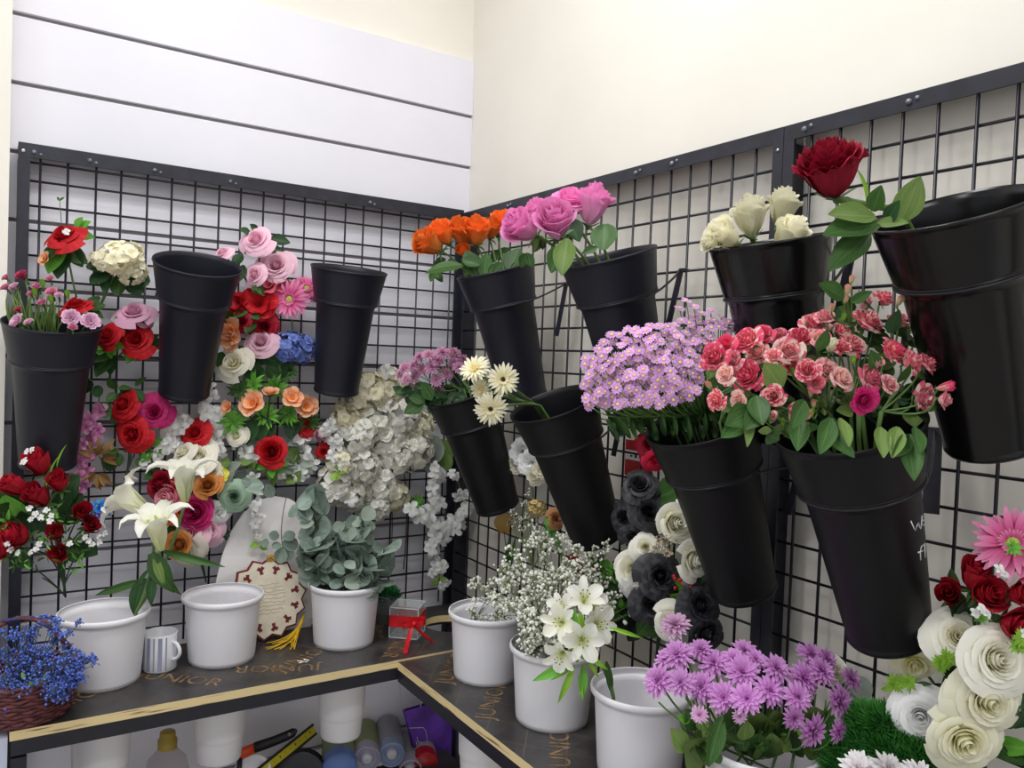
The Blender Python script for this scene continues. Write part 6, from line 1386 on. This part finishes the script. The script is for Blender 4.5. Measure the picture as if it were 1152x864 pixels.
# utility knife
kp = onL(268, 855, .10)
o = empty('utility_knife', V3((kp.x, kp.y, ZL)), 'black and orange knife handle leaning under the shelf', 'knife')
def sweep(mb, pts, ws, th, nrm):
    rows = []
    for i, p in enumerate(pts):
        d = (V3(pts[min(i + 1, len(pts) - 1)]) - V3(pts[max(i - 1, 0)])).normalized(); s = d.cross(nrm).normalized()
        rows.append([(V3(p) + s * (ws[i] * math.cos(a)) + nrm * (th * math.sin(a)), (0, 0)) for a in [2 * PI * k / 10 for k in range(10)]])
    o_ = mb.grid(rows, 0, close=True); mb.f.append(tuple(range(o_, o_ + 10))); mb.mi.append(0); e = o_ + (len(pts) - 1) * 10; mb.f.append(tuple(reversed(range(e, e + 10)))); mb.mi.append(0)
kpts = [onL(x, y, .08) for x, y in ((287, 841), (296, 838), (310, 833), (322, 828), (330, 824), (333, 822))]
mb = MB(); sweep(mb, kpts, [.0125, .0125, .0115, .0115, .0105, .005], .007, CW.copy()); part('grip', mb, plain('knife_black', (26, 24, 34), .4), o)
mb = MB(); sweep(mb, [onL(x, y, .08) for x, y in ((270, 849), (276, 846), (287, 841.5))], [.012, .0125, .0125], .0075, CW.copy()); part('slider', mb, plain('knife_orange', (226, 76, 36), .45), o, label='orange front end')
mb = MB(); mb.lathe([(.001, 0), (.0042, 0), (.0042, .001), (.001, .001)], 12, Matrix.Translation(onL(325.5, 826, .0875)) @ CW.to_track_quat('Z', 'Y').to_matrix().to_4x4()); part('hang_hole', mb, plain('hole_grey', (150, 144, 146), .6), o)
mb = MB(); mb.tube([onL(270, 849, .08), V3((kp.x, kp.y, ZL + .002))], .006, n=8); part('blade_end', mb, MATS['knife_black'], o)
# yellow tape-measure rule
o = empty('yellow_ruler', V3((onL(300, 866, .12).x, -.12, ZL)), 'yellow and black ruler slanting up to the wall under the shelf', 'ruler')
p0, p1 = onL(290, 872, .13), onL(354, 820, .04)
mb = MB(); mb.obox(p0, p1, .017, .003, CW); part('blade', mb, plain('ruler_yellow', (206, 190, 34), .45), o, smooth=False)
dv_ = (p1 - p0).normalized(); sv = dv_.cross(CW).normalized()
for s in (-1, 1): mb = MB(); mb.obox(p0 + sv * (s * .0115), p1 + sv * (s * .0115), .005, .005, CW); part('edge_strip', mb, MATS['knife_black'], o, smooth=False)
mb = MB()
for k in range(10): q = p0.lerp(p1, .1 + k * .09); mb.obox(q - sv * .004 + CW * .0018, q + sv * .002 + CW * .0018, .002 if k % 3 else .005, .0006, CW)
part('tick_marks', mb, MATS['knife_black'], o, smooth=False)
# black round reel
rp = onL(338, 875, .06)
o = empty('black_reel', V3((rp.x, rp.y, ZL)), 'round black reel lying under the ruler', 'reel')
Mr = Matrix.Translation(rp) @ sdir(.2, .3, 1).to_track_quat('Z', 'Y').to_matrix().to_4x4()
mb = MB(); r_ = m_of(30, rp); mb.lathe([(.001, -.02), (r_, -.02), (r_, -.014), (r_ * .8, -.012), (r_ * .8, .012), (r_, .014), (r_, .02), (r_ * .9, .022), (r_ * .3, .014), (.001, .014)], 40, Mr); part('drum', mb, plain('reel_black', (20, 20, 28), .35), o)
for k in range(0): mb = MB(); a = k * PI / 4; mb.obox(Mr @ V3((r_ * .32 * math.cos(a), r_ * .32 * math.sin(a), .019)), Mr @ V3((r_ * .85 * math.cos(a), r_ * .85 * math.sin(a), .023)), .004, .003, CW); part('spoke', mb, MATS['reel_black'], o, smooth=False)
# white plastic lid
lp = onL(284, 872, .1); o = link('white_lid', None) if False else None
mb = MB(); r_ = m_of(22, lp); Ml = Matrix.Translation(lp) @ sdir(0, .5, 1).to_track_quat('Z', 'Y').to_matrix().to_4x4()
mb.lathe([(.001, .004), (r_ * .8, .004), (r_ * .85, .006), (r_, .005), (r_, -.006), (r_ * .96, -.006), (r_ * .94, .001), (.001, .001)][::-1], 40, Ml)
o = link('plastic_lid', mb.mesh('plastic_lid', [M_wht])); tag(o, 'white round plastic lid beside the black reel under the shelf', 'lid')
# spray cans lying with their caps toward the room
def can(lb, x, y, px, body, cap, dep, kind, ln=.16):
    e = onL(x, y, dep); r = m_of(px / 2, e); ax = sdir(.22, -.1, 1); ax.z = .02; ax.normalize()
    o = empty('spray_can', e - ax * ln, lb, 'spray can', 'spray cans under the shelf')
    Mc = Matrix.Translation(e) @ ax.to_track_quat('Z', 'Y').to_matrix().to_4x4()
    mb = MB(); mb.lathe([(.001, -ln), (r, -ln), (r * 1.02, -ln + .004), (r, -ln + .008), (r, -.045), (r * .96, -.04), (.001, -.04)], 32, Mc); part('body', mb, body, o)
    mb = MB()
    if kind == 'clear': mb.lathe([(r * .95, -.042), (r * .93, -.004), (r * .86, 0), (r * .80, -.003), (r * .78, -.016), (r * .5, -.018), (r * .46, -.010), (.001, -.010)], 32, Mc)
    else: mb.lathe([(r * .97, -.042), (r * .95, -.006), (r * .86, .001), (.001, .002)], 32, Mc)
    part('cap', mb, cap, o)
    if kind == 'clear': mb = MB(); mb.lathe([(r * .4, -.0095), (r * .36, .0), (r * .15, .002), (.001, .002)], 20, Mc); part('nozzle', mb, plain('nozzle_white', (214, 212, 216), .4), o)
M_cg = plain('can_green', (142, 152, 104), .4); M_cc = plain('cap_frost', (176, 170, 190), .25, .5); M_cb = plain('cap_blue_frost', (150, 164, 196), .25, .5); M_cr = plain('cap_red', (176, 24, 30), .35); M_cgr = plain('can_grey', (150, 150, 160), .4)
can('green spray can with a blue cap, nearest the black reel', 382, 866, 40, M_cg, plain('cap_blue', (110, 140, 206), .35), .12, 'plain')
can('green spray can with a frosted purple cap end', 413, 855, 32, M_cg, M_cc, .11, 'clear')
can('spray can with a frosted blue cap end, beside the red-capped one', 441, 850, 31, M_cgr, M_cb, .12, 'clear')
can('spray can with a plain red cap', 479, 861, 30, M_cgr, M_cr, .14, 'plain')
can('spray can with a frosted grey cap, lowest, below the red-capped one', 462, 868, 28, M_cgr, M_cc, .14, 'clear')
# purple paper bag
M_pur = plain('purple_paper', (106, 62, 172), .4, .4, var=.25, scale=14); M_cordw = plain('white_cord', (216, 212, 206), .7)
dbag = .085
p = [onL(x, y, dbag) for x, y in ((455, 800), (530, 778), (545, 885), (478, 885))]
o = empty('purple_bag', V3((p[3].x, p[3].y - .01, ZL)), 'glossy purple paper bag with white cord handle under the shelf corner', 'bag')
back = V3((.0, .04, 0)); mb = MB()
rows = []
for v in range(9):
    fv = v / 8; L_, R_2 = p[0].lerp(p[3], fv), p[1].lerp(p[2], fv); rows.append([(L_.lerp(R_2, u / 8) + V3((0, -.006 * math.sin(u * 1.3 + fv * 5) * math.sin(fv * 3 + .3), 0)), (u / 8, fv)) for u in range(9)])
mb.grid(rows, 0, flip=True)
rows2 = [[(q[0] + back * (.3 + .7 * i / 8), q[1]) for q in r] for i, r in enumerate(rows)]; mb.grid(rows2, 0)
mb.grid([[(r[0][0], (0, 0)), (rows2[i][0][0], (1, 0))] for i, r in enumerate(rows)]); mb.grid([[(r[-1][0], (0, 0)), (rows2[i][-1][0], (1, 0))] for i, r in enumerate(rows)], 0, flip=True)
part('paper_body', mb, M_pur, o)
mb = MB(); mb.tube(bez(onL(455, 799, dbag), onL(449, 780, dbag), onL(450, 768, dbag), 6) + bez(onL(450, 768, dbag), onL(462, 750, dbag), onL(476, 772, dbag), 8)[1:] + [onL(473, 796, dbag)], .0012, n=6); part('cord_handle', mb, M_cordw, o, label='white cord handle')
mb = MB(); mb.tube([onL(460, 819, dbag + .008), onL(476, 818.5, dbag + .008), onL(479, 822, dbag + .008), onL(482, 842, dbag + .008)], .0008, n=5)
for pts_ in (((469, 829), (471, 836), (476, 843)), ((472, 834), (478, 839), (480, 841)), ((468, 834), (470, 840), (474, 843))): mb.tube([onL(x, y, dbag + .008) for x, y in pts_], .0008, n=5)
part('printed_logo', mb, M_cordw, o, label='white line logo')
# pale box standing at the end of the shelf
mb = MB(); a_ = onZ(4, 822, ZS - .03)
mb.box((-1.2, -.376, .0), (-1.0285, -.2, ZS - .012)); o = link('pale_box', mb.mesh('pale_box', [plain('pale_blue_panel', (196, 202, 222), .5)], False)); tag(o, 'pale blue panel box standing beside the end of the shelf', 'box')
